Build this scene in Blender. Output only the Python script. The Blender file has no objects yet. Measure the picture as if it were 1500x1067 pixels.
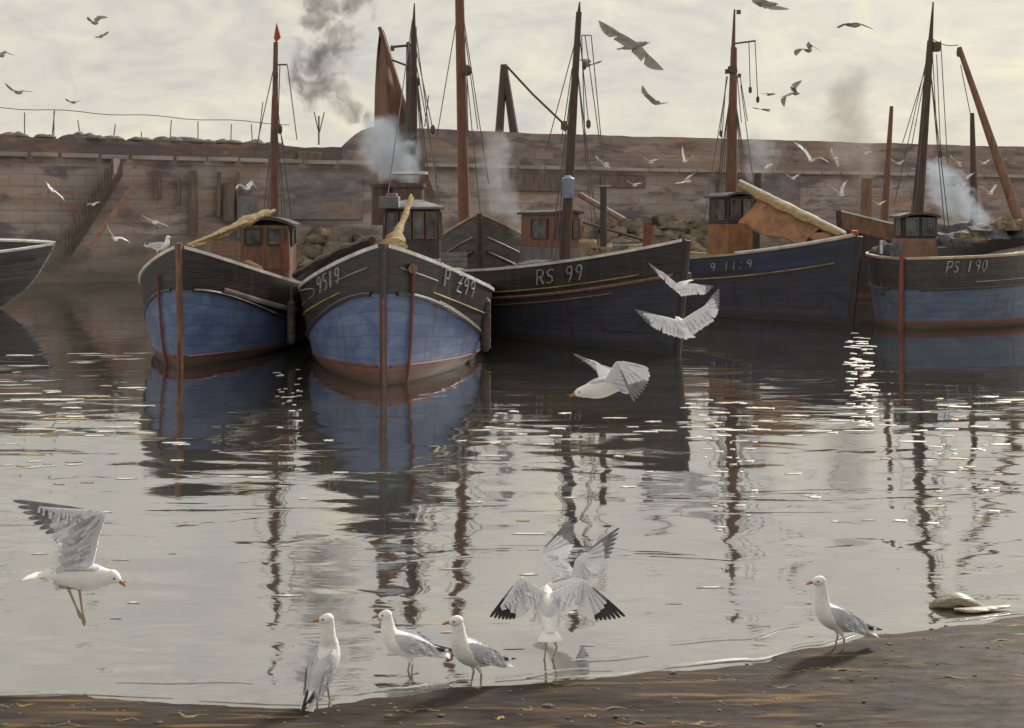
import bpy, bmesh, math, random
from mathutils import Vector, Matrix, noise as mnoise
R = math.radians
random.seed(7)
scene = bpy.context.scene
COL = scene.collection

# ------------------------------------------------------------------ camera, sky, sun, exposure
F = 1900.0; H = 2.65; HY = 330.0          # focal length in picture pixels (1500 wide), eye height, horizon row
cam_d = bpy.data.cameras.new('camera'); cam = bpy.data.objects.new('camera', cam_d); COL.objects.link(cam)
cam.location = (0, 0, H); cam.rotation_euler = (R(90), 0, 0)
cam_d.sensor_width = 36; cam_d.lens = 36 * F / 1500.0
cam_d.shift_y = -(533.5 - HY) / 1500.0
cam_d.clip_start = 0.1; cam_d.clip_end = 6000
scene.camera = cam

SUN_AZ, SUN_EL = R(33), R(31)             # to the right of the view and beyond the boats
world = bpy.data.worlds.new('World'); scene.world = world; world.use_nodes = True
wt = world.node_tree; wt.nodes.clear()
def WN(t, **k):
    n = wt.nodes.new(t)
    for a, b in k.items(): setattr(n, a, b)
    return n
wl = wt.links.new
out = WN('ShaderNodeOutputWorld'); bgs = WN('ShaderNodeBackground'); bgc = WN('ShaderNodeBackground'); mixw = WN('ShaderNodeMixShader')
sky = WN('ShaderNodeTexSky'); sky.sky_type = 'NISHITA'; sky.sun_disc = False
sky.sun_elevation = SUN_EL; sky.sun_rotation = SUN_AZ
sky.dust_density = 3.0
wl(sky.outputs[0], bgs.inputs[0]); bgs.inputs[1].default_value = 0.09
tc = WN('ShaderNodeTexCoord')
mp = WN('ShaderNodeMapping'); mp.inputs['Scale'].default_value = (5, 5, 11); wl(tc.outputs['Generated'], mp.inputs[0])
n1 = WN('ShaderNodeTexNoise'); n1.inputs['Scale'].default_value = 1.3; n1.inputs['Detail'].default_value = 7; n1.inputs['Roughness'].default_value = .62; n1.inputs['Distortion'].default_value = 1.1
wl(mp.outputs[0], n1.inputs['Vector'])
cr = WN('ShaderNodeValToRGB'); el = cr.color_ramp.elements
el[0].position = .30; el[0].color = (0.59, 0.57, 0.56, 1)
el[1].position = .72; el[1].color = (0.88, 0.82, 0.60, 1)
e = el.new(.47); e.color = (0.70, 0.67, 0.585, 1)
e = el.new(.58); e.color = (0.74, 0.71, 0.62, 1)
wl(n1.outputs['Fac'], cr.inputs[0])
mp2 = WN('ShaderNodeMapping'); mp2.inputs['Scale'].default_value = (14, 14, 30); mp2.inputs['Rotation'].default_value = (0, R(20), 0); wl(tc.outputs['Generated'], mp2.inputs[0])
n2 = WN('ShaderNodeTexNoise'); n2.inputs['Scale'].default_value = 1.0; n2.inputs['Detail'].default_value = 5; n2.inputs['Distortion'].default_value = 2.2
wl(mp2.outputs[0], n2.inputs['Vector'])
cr2 = WN('ShaderNodeValToRGB'); el2 = cr2.color_ramp.elements
el2[0].position = .28; el2[0].color = (0.89, 0.89, 0.93, 1); el2[1].position = .72; el2[1].color = (1.11, 1.10, 1.05, 1)
wl(n2.outputs['Fac'], cr2.inputs[0])
mul = WN('ShaderNodeMixRGB'); mul.blend_type = 'MULTIPLY'; mul.inputs[0].default_value = 1
wl(cr.outputs[0], mul.inputs[1]); wl(cr2.outputs[0], mul.inputs[2])
wl(mul.outputs[0], bgc.inputs[0]); bgc.inputs[1].default_value = 1.02
mixw.inputs[0].default_value = 0.93
wl(bgs.outputs[0], mixw.inputs[1]); wl(bgc.outputs[0], mixw.inputs[2]); wl(mixw.outputs[0], out.inputs[0])

sd = bpy.data.lights.new('sun', 'SUN'); sun = bpy.data.objects.new('sun', sd); COL.objects.link(sun)
sd.energy = 4.2; sd.angle = R(9); sd.color = (1.0, 0.93, 0.82)
sdir = Vector((math.sin(SUN_AZ) * math.cos(SUN_EL), math.cos(SUN_AZ) * math.cos(SUN_EL), math.sin(SUN_EL)))
sun.rotation_euler = sdir.to_track_quat('Z', 'Y').to_euler(); sun.location = (20, 20, 30)
vs = scene.view_settings; vs.view_transform = 'Standard'; vs.look = 'None'; vs.exposure = 0; vs.gamma = 1
scene.cycles.max_bounces = 6; scene.cycles.volume_bounces = 1; scene.cycles.use_denoising = True
scene.cycles.sample_clamp_indirect = 4; scene.cycles.volume_step_rate = 1.0

# ------------------------------------------------------------------ helpers
def P(px, py, Y):
    return Vector(((px - 750) / F * Y, Y, H - (py - HY) / F * Y))
def px_of(v):
    return (750 + v.x / v.y * F, HY + (H - v.z) / v.y * F)

_m = {}
def mat(name, c1, c2=None, rough=.6, sc=(1, 1, 1), scale=3.0, detail=5, bump=.0, bscale=None, dist=.6, lo=.35, hi=.65, c3=None, metal=0, spec=.5, streak=None, seam=None):
    """two or three paint colours broken together by a stretched noise, plus a surface bump"""
    if name in _m: return _m[name]
    m = bpy.data.materials.new(name); m.use_nodes = True; t = m.node_tree; b = t.nodes['Principled BSDF']
    b.inputs['Roughness'].default_value = rough; b.inputs['Metallic'].default_value = metal
    b.inputs['Specular IOR Level'].default_value = spec
    c2 = c2 or tuple(x * .72 for x in c1)
    co = t.nodes.new('ShaderNodeTexCoord'); mpn = t.nodes.new('ShaderNodeMapping'); mpn.inputs['Scale'].default_value = sc
    t.links.new(co.outputs['Object'], mpn.inputs[0])
    n = t.nodes.new('ShaderNodeTexNoise'); n.inputs['Scale'].default_value = scale; n.inputs['Detail'].default_value = detail
    n.inputs['Distortion'].default_value = dist; n.inputs['Roughness'].default_value = .6
    t.links.new(mpn.outputs[0], n.inputs['Vector'])
    r = t.nodes.new('ShaderNodeValToRGB'); e = r.color_ramp.elements
    e[0].position = lo; e[0].color = (*c1, 1); e[1].position = hi; e[1].color = (*c2, 1)
    if c3:
        x = e.new(min(.97, hi + .12)); x.color = (*c3, 1)
    t.links.new(n.outputs['Fac'], r.inputs[0]); t.links.new(r.outputs[0], b.inputs['Base Color'])
    if streak:
        m2 = t.nodes.new('ShaderNodeMapping'); m2.inputs['Scale'].default_value = (5, 5, .45); t.links.new(co.outputs['Object'], m2.inputs[0])
        n3 = t.nodes.new('ShaderNodeTexNoise'); n3.inputs['Scale'].default_value = 1.0; n3.inputs['Detail'].default_value = 5; t.links.new(m2.outputs[0], n3.inputs['Vector'])
        r3 = t.nodes.new('ShaderNodeValToRGB'); r3.color_ramp.elements[0].position = .54; r3.color_ramp.elements[0].color = (0, 0, 0, 1); r3.color_ramp.elements[1].position = .70; r3.color_ramp.elements[1].color = (.8, .8, .8, 1); t.links.new(n3.outputs['Fac'], r3.inputs[0])
        x3 = t.nodes.new('ShaderNodeMixRGB'); x3.inputs[2].default_value = (*streak, 1); t.links.new(r3.outputs[0], x3.inputs[0]); t.links.new(r.outputs[0], x3.inputs[1]); t.links.new(x3.outputs[0], b.inputs['Base Color'])
    if seam:
        uv = t.nodes.new('ShaderNodeUVMap'); uv.uv_map = 'UVMap'; sx = t.nodes.new('ShaderNodeSeparateXYZ'); t.links.new(uv.outputs[0], sx.inputs[0])
        fr = t.nodes.new('ShaderNodeMath'); fr.operation = 'FRACT'; t.links.new(sx.outputs[1], fr.inputs[0])
        sm = t.nodes.new('ShaderNodeMapRange'); sm.inputs[1].default_value = .04; sm.inputs[2].default_value = .12; sm.inputs[3].default_value = seam; sm.inputs[4].default_value = 1; t.links.new(fr.outputs[0], sm.inputs[0])
        # each plank a slightly different wear of the same paint
        fl = t.nodes.new('ShaderNodeMath'); fl.operation = 'FLOOR'; t.links.new(sx.outputs[1], fl.inputs[0]); wn = t.nodes.new('ShaderNodeTexWhiteNoise'); wn.noise_dimensions = '1D'; t.links.new(fl.outputs[0], wn.inputs['W'])
        pv = t.nodes.new('ShaderNodeMapRange'); pv.inputs[3].default_value = .84; pv.inputs[4].default_value = 1.12; t.links.new(wn.outputs['Value'], pv.inputs[0])
        pm_ = t.nodes.new('ShaderNodeMath'); pm_.operation = 'MULTIPLY'; t.links.new(sm.outputs[0], pm_.inputs[0]); t.links.new(pv.outputs[0], pm_.inputs[1])
        cur = b.inputs['Base Color'].links[0].from_socket; vm = t.nodes.new('ShaderNodeVectorMath'); vm.operation = 'SCALE'; t.links.new(cur, vm.inputs[0]); t.links.new(pm_.outputs[0], vm.inputs['Scale'])
        # weed and scum just above the water
        so = t.nodes.new('ShaderNodeSeparateXYZ'); t.links.new(co.outputs['Object'], so.inputs[0]); zn = t.nodes.new('ShaderNodeMath'); zn.operation = 'MULTIPLY_ADD'; zn.inputs[1].default_value = -.5; t.links.new(n.outputs['Fac'], zn.inputs[0]); t.links.new(so.outputs[2], zn.inputs[2])
        wr = t.nodes.new('ShaderNodeMapRange'); wr.inputs[1].default_value = -.20; wr.inputs[2].default_value = -.05; wr.inputs[3].default_value = .8; wr.inputs[4].default_value = 0; t.links.new(zn.outputs[0], wr.inputs[0])
        wx = t.nodes.new('ShaderNodeMixRGB'); wx.inputs[2].default_value = (.045, .045, .03, 1); t.links.new(wr.outputs[0], wx.inputs[0]); t.links.new(vm.outputs[0], wx.inputs[1]); t.links.new(wx.outputs[0], b.inputs['Base Color'])
    if bump:
        n2 = t.nodes.new('ShaderNodeTexNoise'); n2.inputs['Scale'].default_value = bscale or scale * 2.5; n2.inputs['Detail'].default_value = 6
        t.links.new(mpn.outputs[0], n2.inputs['Vector'])
        bp = t.nodes.new('ShaderNodeBump'); bp.inputs['Strength'].default_value = bump; bp.inputs['Distance'].default_value = .03
        t.links.new(n2.outputs['Fac'], bp.inputs['Height']); t.links.new(bp.outputs[0], b.inputs['Normal'])
    _m[name] = m
    return m

def crom(pts, k):
    """Catmull-Rom subdivision of equal-length tuples"""
    if k <= 1: return [tuple(p) for p in pts]
    o = []; n = len(pts)
    for i in range(n - 1):
        p0 = pts[max(i - 1, 0)]; p1 = pts[i]; p2 = pts[i + 1]; p3 = pts[min(i + 2, n - 1)]
        for j in range(k):
            t = j / k
            o.append(tuple(.5 * ((2 * b) + (-a + c) * t + (2 * a - 5 * b + 4 * c - d) * t * t + (-a + 3 * b - 3 * c + d) * t ** 3) for a, b, c, d in zip(p0, p1, p2, p3)))
    o.append(tuple(pts[-1])); return o

class MB:
    def __init__(s): s.v = []; s.f = []; s.m = []; s.mats = []; s.uv = None
    def mi(s, m):
        if m is None: return 0
        if m not in s.mats: s.mats.append(m)
        return s.mats.index(m)
    def face(s, idx, m=None): s.f.append(tuple(idx)); s.m.append(s.mi(m))
    def add(s, vs): b = len(s.v); s.v += [Vector(x) for x in vs]; return b
    def poly(s, pts, m=None): b = s.add(pts); s.face(range(b, b + len(pts)), m)
    def box(s, c, size, m=None, ax=None, taper=1.0):
        """box centred at c, axes ax (three unit vectors), top scaled by taper"""
        ax = ax or (Vector((1, 0, 0)), Vector((0, 1, 0)), Vector((0, 0, 1))); c = Vector(c); hx, hy, hz = [q / 2 for q in size]
        pts = []
        for z in (-1, 1):
            k = taper if z > 0 else 1
            for x, y in ((-1, -1), (1, -1), (1, 1), (-1, 1)):
                pts.append(c + ax[0] * hx * x * k + ax[1] * hy * y * k + ax[2] * hz * z)
        b = s.add(pts)
        for q in ((3, 2, 1, 0), (4, 5, 6, 7), (0, 1, 5, 4), (1, 2, 6, 5), (2, 3, 7, 6), (3, 0, 4, 7)): s.face([b + i for i in q], m)
    def prism(s, outline, depth, m=None):
        """solid from a planar outline (3D points) pushed along vector depth"""
        n = len(outline); d = Vector(depth); a = s.add(outline); b = s.add([Vector(p) + d for p in outline])
        s.face([a + i for i in range(n)][::-1], m); s.face([b + i for i in range(n)], m)
        for i in range(n): j = (i + 1) % n; s.face((a + i, a + j, b + j, b + i), m)
    def loft(s, ctr, n=10, m=None, up=(0, 0, 1), k=1, matf=None, rotcap=True, flat=None):
        """ctr: list of (x,y,z,ra,rb): ra across (perpendicular to up), rb along up"""
        rows = crom(ctr, k); up = Vector(up); rings = []
        for i, r in enumerate(rows):
            c = Vector(r[:3]); a = Vector(rows[max(i - 1, 0)][:3]); b = Vector(rows[min(i + 1, len(rows) - 1)][:3])
            t = (b - a); t = t.normalized() if t.length > 1e-9 else Vector((1, 0, 0))
            side = t.cross(up)
            if side.length < 1e-3: side = t.cross(Vector((0, 1, 0.01)))
            side.normalize(); u = side.cross(t).normalized()
            rings.append(s.add([c + side * max(r[3], 1e-4) * math.cos(2 * math.pi * q / n) + u * max(r[4], 1e-4) * math.sin(2 * math.pi * q / n) for q in range(n)]))
        for i in range(len(rings) - 1):
            a, b = rings[i], rings[i + 1]
            for q in range(n):
                w = (q + 1) % n
                mm = matf(i / (len(rings) - 1), q / n) if matf else m
                s.face((a + q, a + w, b + w, b + q), mm)
        m0 = matf(0, 0) if matf else m; m1 = matf(1, 0) if matf else m
        s.face([rings[0] + q for q in range(n)][::-1], m0); s.face([rings[-1] + q for q in range(n)], m1)
    def tube(s, pts, r, m=None, n=6, r2=None, k=1):
        r2 = r if r2 is None else r2; L = len(pts)
        s.loft([(*p, r + (r2 - r) * i / (L - 1), r + (r2 - r) * i / (L - 1)) for i, p in enumerate(pts)], n=n, m=m, k=k, up=(0.13, 0.99, .05) if abs((Vector(pts[-1]) - Vector(pts[0])).normalized().z) > .8 else (0, 0, 1))
    def build(s, name, m=None, parent=None, smooth=True, bevel=0):
        me = bpy.data.meshes.new(name)
        vs = s.v
        if parent is not None:
            inv = wmat(parent).inverted(); vs = [inv @ v for v in vs]
        me.from_pydata([tuple(v) for v in vs], [], s.f)
        if s.mats:
            for q in s.mats: me.materials.append(q)
            me.polygons.foreach_set('material_index', s.m)
        if m: 
            me.materials.clear(); me.materials.append(m)
            me.polygons.foreach_set('material_index', [0] * len(s.f))
        bmm = bmesh.new(); bmm.from_mesh(me); bmesh.ops.recalc_face_normals(bmm, faces=bmm.faces); bmm.to_mesh(me); bmm.free()
        if smooth:
            me.polygons.foreach_set('use_smooth', [True] * len(s.f))
            try: me.set_sharp_from_angle(angle=R(42))
            except Exception: pass
        if s.uv:
            lay = me.uv_layers.new(name='UVMap')
            for lp in me.loops: lay.data[lp.index].uv = s.uv[lp.vertex_index]
        me.update(); o = bpy.data.objects.new(name, me); COL.objects.link(o)
        if parent is not None: o.parent = parent
        if bevel:
            b = o.modifiers.new('bevel', 'BEVEL'); b.width = bevel; b.segments = 2; b.limit_method = 'ANGLE'; b.angle_limit = R(40)
        return o

def wmat(o):
    m = o.matrix_basis.copy() if o.parent is None else wmat(o.parent) @ o.matrix_basis
    return m
def tag(o, label=None, cat=None, group=None, kind=None):
    if label: o['label'] = label
    if cat: o['category'] = cat
    if group: o['group'] = group
    if kind: o['kind'] = kind
    return o
def thing(name, loc, rz, label, cat, group=None):
    o = bpy.data.objects.new(name, None); COL.objects.link(o); o.location = loc; o.rotation_euler = (0, 0, rz); o.empty_display_size = .2
    o.matrix_basis = Matrix.Translation(loc) @ Matrix.Rotation(rz, 4, 'Z')
    return tag(o, label, cat, group)
def one(mb, name, m, label, cat, group=None, **k):
    """a thing that is one mesh: its origin moved to its base"""
    z0 = min(v.z for v in mb.v); cx = sum(v.x for v in mb.v) / len(mb.v); cy = sum(v.y for v in mb.v) / len(mb.v)
    c = Vector((cx, cy, z0)); mb.v = [v - c for v in mb.v]
    o = mb.build(name, m, None, **k); o.location = c
    return tag(o, label, cat, group)

# ------------------------------------------------------------------ materials
M = {}
M['black'] = mat('black tarred planking', (.026, .023, .025), (.052, .044, .043), .42, (1, .35, 6), 2.2, bump=.35, bscale=7, c3=(.07, .055, .045), lo=.4, hi=.66, streak=(.075, .055, .045), seam=.6)
M['blue'] = mat('weathered blue paint', (.065, .105, .235), (.165, .235, .38), .5, (1, .4, 1.2), 1.6, bump=.3, bscale=6, dist=1.2, lo=.32, hi=.7, c3=(.20, .26, .33), streak=(.10, .085, .09), seam=.68)
M['bluedim'] = mat('dull blue paint', (.060, .085, .145), (.105, .145, .225), .5, (.6, .6, 1.8), 1.6, bump=.3, bscale=6, dist=1.2, streak=(.07, .055, .05), seam=.68)
M['navy'] = mat('dark navy paint', (.036, .037, .050), (.058, .060, .088), .45, (.6, .6, 1.6), 1.4, bump=.3, bscale=6, c3=(.05, .04, .045), lo=.35, hi=.62, streak=(.05, .035, .035), seam=.6)
M['navyblue'] = mat('bright navy bulwark paint', (.036, .038, .055), (.045, .052, .11), .45, (.5, .5, 2), 1.3, bump=.3, lo=.4, hi=.62, seam=.68)
M['red'] = mat('rusty red boot topping', (.12, .045, .032), (.21, .095, .07), .6, (1, .5, 3), 2.5, bump=.3, seam=.6)
M['slate'] = mat('grey black boat planks', (.045, .044, .050), (.095, .094, .102), .5, (.35, .35, 9), 1.6, bump=.6, bscale=4, lo=.4, hi=.6, seam=.6)
M['rail'] = mat('worn pale rail', (.80, .78, .74), (.50, .48, .46), .32, (1, 1, 1), 2.5, bump=.2)
M['railtan'] = mat('tan rail', (.50, .40, .26), (.30, .21, .13), .45, (1, 1, 1), 2.5, bump=.2)
M['brown'] = mat('brown varnished wood', (.13, .068, .045), (.25, .13, .08), .55, (1, 1, .25), 9, bump=.4)
M['mast'] = mat('scraped mast wood', (.20, .09, .05), (.12, .05, .032), .5, (6, 6, .5), 2.5, bump=.3)
M['mastdark'] = mat('dark mast wood', (.045, .026, .024), (.10, .055, .04), .5, (6, 6, .5), 2.5, bump=.3)
M['redpole'] = mat('red brown paint', (.22, .06, .035), (.12, .04, .03), .6, (1, 1, 1), 6, bump=.3)
M['rope'] = mat('tarred rope', (.06, .05, .045), (.13, .11, .09), .8, (1, 1, 1), 20)
M['thin'] = mat('grey wire', (.09, .085, .08), (.14, .13, .12), .7, (1, 1, 1), 20)
M['gold'] = mat('yellow strake', (.42, .31, .08), (.16, .11, .05), .55, (1, 1, 1), 1.4, lo=.35, hi=.6)
M['palestrake'] = mat('pale rubbing strake', (.30, .27, .27), (.10, .085, .085), .45, (1, 1, 1), 1.1)
M['sailtan'] = mat('ochre canvas', (.44, .32, .14), (.22, .15, .085), .8, (1, 1, 3), 6, bump=1.0, c3=(.38, .29, .18))
M['sailbrown'] = mat('barked brown canvas', (.15, .085, .06), (.22, .13, .09), .85, (2, 2, .5), 2.2, bump=.6)
M['orange'] = mat('orange canvas', (.38, .18, .08), (.17, .085, .055), .8, (1, 1, 1), 2.2, bump=.5, c3=(.5, .30, .16))
M['pink'] = mat('faded pink paint', (.34, .19, .14), (.22, .13, .10), .7, (1, 1, 1), 3, bump=.3)
M['deck'] = mat('wet deck boards', (.30, .26, .22), (.16, .13, .11), .4, (8, .6, 1), 1.5, bump=.4)
M['dark'] = mat('dark paint', (.03, .024, .026), (.06, .045, .042), .5, (1, 1, .6), 4, bump=.3)
M['roof'] = mat('dull lead roof', (.26, .27, .30), (.13, .13, .15), .35, (1, 1, 1), 3, bump=.3)
M['roofdark'] = mat('dark roof felt', (.035, .03, .034), (.10, .09, .095), .5, (1, 1, 1), 3, bump=.3)
M['glass'] = mat('dull window glass', (.03, .035, .045), (.16, .17, .18), .06, (1, 1, 1), 2)
M['grey'] = mat('grey paint', (.20, .19, .19), (.12, .115, .12), .55, (1, 1, .4), 4, bump=.3)
M['iron'] = mat('sooty iron', (.05, .04, .038), (.14, .075, .05), .6, (1, 1, 1), 6, bump=.3)
M['white'] = mat('white lettering paint', (.36, .36, .36), (.13, .125, .125), .6, (1, 1, 1), 7, lo=.42, hi=.66)
M['flag'] = mat('red bunting', (.45, .09, .04), (.30, .06, .035), .8, (1, 1, 1), 6)
M['fender'] = mat('worn rubber fender', (.035, .032, .032), (.11, .085, .06), .75, (1, 1, 2), 6, bump=.6)
M['netblue'] = mat('piled blue grey nets', (.04, .05, .07), (.14, .14, .14), .85, (1, 1, 1), 9, bump=1.0)
M['netbrown'] = mat('piled brown nets', (.09, .06, .04), (.28, .22, .14), .85, (1, 1, 1), 7, bump=1.0, c3=(.4, .34, .26))

# ------------------------------------------------------------------ sea bed and beach, water
SH = [(-60, 7.8), (-6, 7.3), (-2.85, 7.23), (-1.9, 7.20), (-1.1, 7.14), (-.65, 7.26), (-.25, 7.43), (.55, 7.60), (1.01, 7.74), (1.45, 7.86), (1.9, 8.12), (2.45, 8.46), (3.0, 8.64), (3.6, 8.80), (6, 9.9), (12, 13.5), (25, 22), (60, 45)]
def shore(x):
    for (a, b), (c, d) in zip(SH, SH[1:]):
        if a <= x <= c: t = (x - a) / (c - a); t = t * t * (3 - 2 * t) if c - a < 2 else t; return b + (d - b) * t
    return SH[0][1] if x < SH[0][0] else SH[-1][1] + (x - 60) * .6
def ground_z(x, y):
    d = shore(x) - y                      # metres up the beach
    if d > 0:
        z = .035 * min(d, 2.5) + .05 * max(0, min(d, 60) - 2.5)
    else:
        z = max(-4.0, .05 * d if d > -3 else -.15 + (d + 3) * .25)
    if -3 < d < 9:
        amp = .016 * min(1, max(.1, abs(d) * 2))
        z += amp * (mnoise.noise(Vector((x * 1.1, y * 5.5, 3))) + .6 * mnoise.noise(Vector((x * 3.5, y * 17, 7))) + .35 * mnoise.noise(Vector((x * 11, y * 40, 9))))
        z += .012 * mnoise.noise(Vector((x * .6, y * 1.6, 11)))
    return z
mb = MB()
def axis(bands):
    o = []
    for a, b, n in bands: o += [a + (b - a) * i / n for i in range(n)]
    return o + [bands[-1][1]]
xs = axis([(-2500, -60, 8), (-60, -8, 14), (-8, -4, 20), (-4, 5, 230), (5, 9, 20), (9, 60, 24), (60, 2500, 8)])
ys = axis([(-400, -20, 6), (-20, 5, 16), (5, 6.4, 20), (6.4, 10, 170), (10, 14, 20), (14, 60, 12), (60, 2500, 6)])
for y in ys:
    for x in xs: mb.v.append(Vector((x, y, ground_z(x, y))))
nx = len(xs)
for j in range(len(ys) - 1):
    for i in range(nx - 1): a = j * nx + i; mb.f.append((a, a + 1, a + nx + 1, a + nx)); mb.m.append(0)
mud = mat('wet mud and sand', (.030, .024, .021), (.074, .058, .049), .6, (1.0, 4.6, 4.6), 1.1, detail=9, bump=.5, bscale=5, dist=1.2, lo=.36, hi=.62, c3=(.12, .10, .09), spec=.06)
# ochre weed stains in streaks along the beach
t = mud.node_tree; b = t.nodes['Principled BSDF']
co = t.nodes.new('ShaderNodeTexCoord'); q = t.nodes.new('ShaderNodeMapping'); q.inputs['Scale'].default_value = (1.1, 9, 9); t.links.new(co.outputs['Object'], q.inputs[0])
nn = t.nodes.new('ShaderNodeTexNoise'); nn.inputs['Scale'].default_value = 1.0; nn.inputs['Detail'].default_value = 3; nn.inputs['Distortion'].default_value = .8; t.links.new(q.outputs[0], nn.inputs['Vector'])
rr = t.nodes.new('ShaderNodeValToRGB'); rr.color_ramp.elements[0].position = .59; rr.color_ramp.elements[0].color = (0, 0, 0, 1); rr.color_ramp.elements[1].position = .70; rr.color_ramp.elements[1].color = (1, 1, 1, 1)
t.links.new(nn.outputs['Fac'], rr.inputs[0])
old = b.inputs['Base Color'].links[0].from_socket
mx = t.nodes.new('ShaderNodeMixRGB'); mx.inputs[2].default_value = (.17, .105, .05, 1); t.links.new(rr.outputs[0], mx.inputs[0]); t.links.new(old, mx.inputs[1])
rr2 = t.nodes.new('ShaderNodeValToRGB'); rr2.color_ramp.elements[0].position = .27; rr2.color_ramp.elements[0].color = (1, 1, 1, 1); rr2.color_ramp.elements[1].position = .41; rr2.color_ramp.elements[1].color = (0, 0, 0, 1)
t.links.new(nn.outputs['Fac'], rr2.inputs[0])
mx2 = t.nodes.new('ShaderNodeMixRGB'); mx2.inputs[2].default_value = (.03, .03, .042, 1); t.links.new(rr2.outputs[0], mx2.inputs[0]); t.links.new(mx.outputs[0], mx2.inputs[1]); t.links.new(mx2.outputs[0], b.inputs['Base Color'])
g = mb.build('ground', mud); tag(g, 'brown wet mud and sand foreshore sloping into the harbour water', kind='structure')

# water: one sheet; murky body colour under a rippled reflecting surface
wm = bpy.data.materials.new('harbour water'); wm.use_nodes = True; t = wm.node_tree; t.nodes.clear()
def N(tp, **k):
    n = t.nodes.new(tp)
    for a, b_ in k.items(): n.inputs[a].default_value = b_
    return n
L = t.links.new
o_ = N('ShaderNodeOutputMaterial'); co = N('ShaderNodeTexCoord')
def wav(scale, rot, sc, det, dist, rough=.5):
    mpp = N('ShaderNodeMapping'); mpp.inputs['Scale'].default_value = sc; mpp.inputs['Rotation'].default_value = (0, 0, R(rot)); L(co.outputs['Object'], mpp.inputs[0])
    n = N('ShaderNodeTexNoise', Scale=scale, Detail=det, Distortion=dist, Roughness=rough); L(mpp.outputs[0], n.inputs['Vector']); return n.outputs['Fac']
def mth(op, a, b_=None):
    n = t.nodes.new('ShaderNodeMath'); n.operation = op
    for i, x in enumerate((a, b_)):
        if x is None: continue
        if isinstance(x, (int, float)): n.inputs[i].default_value = x
        else: L(x, n.inputs[i])
    return n.outputs[0]
swell = wav(.85, 4, (.62, 1.3, 1), 1.0, .5)
rip = wav(2.4, -8, (.85, 1.4, 1), 2.0, .8)
fine = wav(11, 3, (.45, 1.5, 1), 2, .6)
patch = wav(.16, 20, (1, 2.2, 1), 3, .8)
pm = N('ShaderNodeMapRange'); L(patch, pm.inputs[0]); pm.inputs[1].default_value = .38; pm.inputs[2].default_value = .62; pm.inputs[3].default_value = .35; pm.inputs[4].default_value = 1.1
sxy = N('ShaderNodeSeparateXYZ'); L(co.outputs['Object'], sxy.inputs[0]); calm = N('ShaderNodeMapRange'); L(sxy.outputs[1], calm.inputs[0]); calm.inputs[1].default_value = 11; calm.inputs[2].default_value = 25; calm.inputs[3].default_value = 1.0; calm.inputs[4].default_value = .22
hgt = mth('ADD', mth('MULTIPLY', swell, .029), mth('ADD', mth('MULTIPLY', mth('MULTIPLY', rip, pm.outputs[0]), .0026), mth('MULTIPLY', mth('MULTIPLY', fine, pm.outputs[0]), .0005)))
calm2 = N('ShaderNodeMapRange'); L(sxy.outputs[1], calm2.inputs[0]); calm2.inputs[1].default_value = 12; calm2.inputs[2].default_value = 24; calm2.inputs[3].default_value = 1.0; calm2.inputs[4].default_value = .5
streak = N('ShaderNodeMapRange'); L(wav(.75, -3, (.5, 1.5, 1), 3, 1.0), streak.inputs[0]); streak.inputs[1].default_value = .56; streak.inputs[2].default_value = .74
hgt = mth('ADD', mth('MULTIPLY', hgt, calm.outputs[0]), mth('MULTIPLY', mth('MULTIPLY', wav(3.0, 5, (.55, 1.6, 1), 3, .9), mth('MULTIPLY', streak.outputs[0], calm2.outputs[0])), .013))
bp = N('ShaderNodeBump', Strength=1.0, Distance=1.0); L(hgt, bp.inputs['Height'])
gl = N('ShaderNodeBsdfGlossy', Roughness=.035, Color=(.83, .83, .84, 1)); L(bp.outputs[0], gl.inputs['Normal'])
df = N('ShaderNodeBsdfDiffuse'); L(bp.outputs[0], df.inputs['Normal'])
dc = N('ShaderNodeValToRGB'); dc.color_ramp.elements[0].position = .35; dc.color_ramp.elements[0].color = (.055, .050, .044, 1); dc.color_ramp.elements[1].position = .65; dc.color_ramp.elements[1].color = (.085, .085, .072, 1)
L(wav(.5, 0, (.4, 1, 1), 3, 1), dc.inputs[0]); L(dc.outputs[0], df.inputs['Color'])
fr = N('ShaderNodeFresnel', IOR=2.3); L(bp.outputs[0], fr.inputs['Normal'])
fm = N('ShaderNodeMapRange'); L(fr.outputs[0], fm.inputs[0]); fm.inputs[1].default_value = .1; fm.inputs[2].default_value = .75; fm.inputs[3].default_value = .52; fm.inputs[4].default_value = .93
ms = N('ShaderNodeMixShader'); L(fm.outputs[0], ms.inputs[0]); L(df.outputs[0], ms.inputs[1]); L(gl.outputs[0], ms.inputs[2]); L(ms.outputs[0], o_.inputs[0])
mb = MB(); mb.poly([(-2500, 5.5, 0), (2500, 5.5, 0), (2500, 2500, 0), (-2500, 2500, 0)])
w = mb.build('water', wm, smooth=False); tag(w, 'calm grey green harbour water reflecting boats and sky', kind='structure')

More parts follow.
